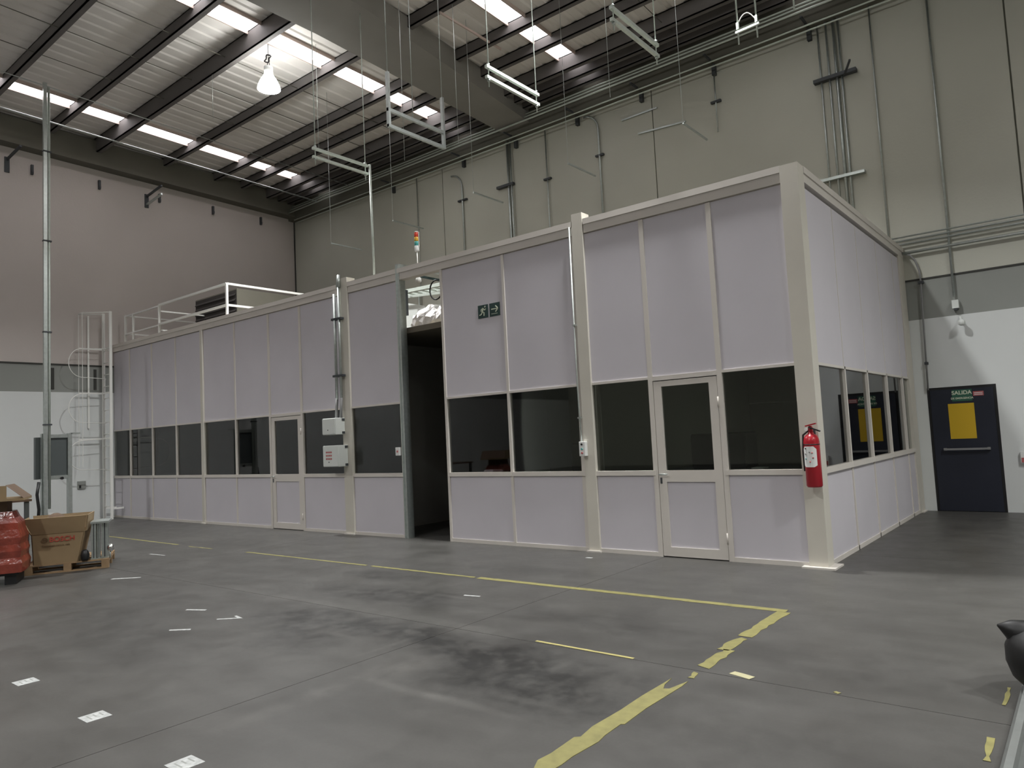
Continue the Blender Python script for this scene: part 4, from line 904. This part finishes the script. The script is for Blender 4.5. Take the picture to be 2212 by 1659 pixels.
sq(-2.38, -6.05, 0.068, 'square printed paper on the floor, the middle of three in a row')
sq(-1.29, -6.07, 0.068, 'square printed paper at the bottom edge, nearest of three in a row')
scrap([(-3.99, -4.84), (-3.84, -4.73), (-3.87, -4.71), (-4.02, -4.82)], 'thin white scrap on the floor, lowest of the small marks at left')
scrap([(-4.64, -4.37), (-4.44, -4.28), (-4.46, -4.25), (-4.66, -4.34)], 'thin white scrap on the floor, highest of the small marks at left')
scrap([(-3.98, -4.42), (-3.80, -4.27), (-3.95, -4.24), (-3.95, -4.265), (-3.86, -4.285), (-4.0, -4.40)], 'white hook shaped scrap on the floor left of the dark stain')
scrap([(-7.25, -3.98), (-6.98, -3.74), (-7.02, -3.72), (-7.28, -3.94)], 'long white scrap on the floor right of the wooden pallet')
scrap([(-2.60, -2.67), (-2.42, -2.64), (-2.43, -2.61), (-2.52, -2.63), (-2.61, -2.64)], 'white wavy scrap on the dark stain behind the yellow corner')
scrap([(-2.66, -0.44), (-2.58, -0.43), (-2.58, -0.39), (-2.66, -0.40)], 'tiny white scrap at the foot of the booth post')
scrap([(-9.0, -2.72), (-8.6, -2.68), (-8.6, -2.66), (-9.0, -2.69)], 'faint white streak on the floor far left')

# ------------------------------------------------------------------ right edge: black bag and floor channel
t = thing('floor_channel', 'low grey steel channel on the floor at the lower right edge', 'channel', (1.95, -4.5, 0))
B(1.84, 2.16, -6.5, -2.9, 0.0, 0.012).build('base', m_chan, t)
B(1.87, 1.90, -6.5, -2.9, 0.012, 0.075).build('flange', m_chan, t); B(2.10, 2.13, -6.5, -2.9, 0.012, 0.075).build('flange', m_chan, t)
t = thing('black_bag', 'bulging black plastic bag with a pointed corner cut by the right edge', 'bag', (2.02, -3.0, 0.0))
m = MB(); cx, cy = 2.03, -3.03
prof = [(0.09, 0.014), (0.17, 0.03), (0.23, 0.09), (0.255, 0.17), (0.25, 0.25), (0.215, 0.31), (0.15, 0.35), (0.07, 0.37), (0.02, 0.385)]
rings = []
for (r, z) in prof:
    rings.append([m.bm.verts.new((cx+r*(1+0.03*math.sin(3*a+z*9))*math.cos(a), cy+r*(1+0.03*math.cos(4*a))*math.sin(a), z)) for a in [2*math.pi*k/28 for k in range(28)]])
for A, B_ in zip(rings, rings[1:]):
    for k in range(28):
        f = m.bm.faces.new((A[k], A[(k+1) % 28], B_[(k+1) % 28], B_[k])); f.smooth = True
m.bm.faces.new(rings[0]); m.bm.faces.new(rings[-1][::-1]); m.build('bag_body', m_bag, t)
MB().tube([(1.90, -3.04, 0.27), (1.86, -3.055, 0.31), (1.815, -3.075, 0.335), (1.765, -3.095, 0.352)], [0.11, 0.085, 0.05, 0.006], 12).build('pointed_corner', m_bag, t)
MB().tube([(1.95, -3.03, 0.31), (1.90, -3.04, 0.345), (1.88, -3.05, 0.36)], [0.05, 0.03, 0.004], 10).build('pointed_corner', m_bag, t)
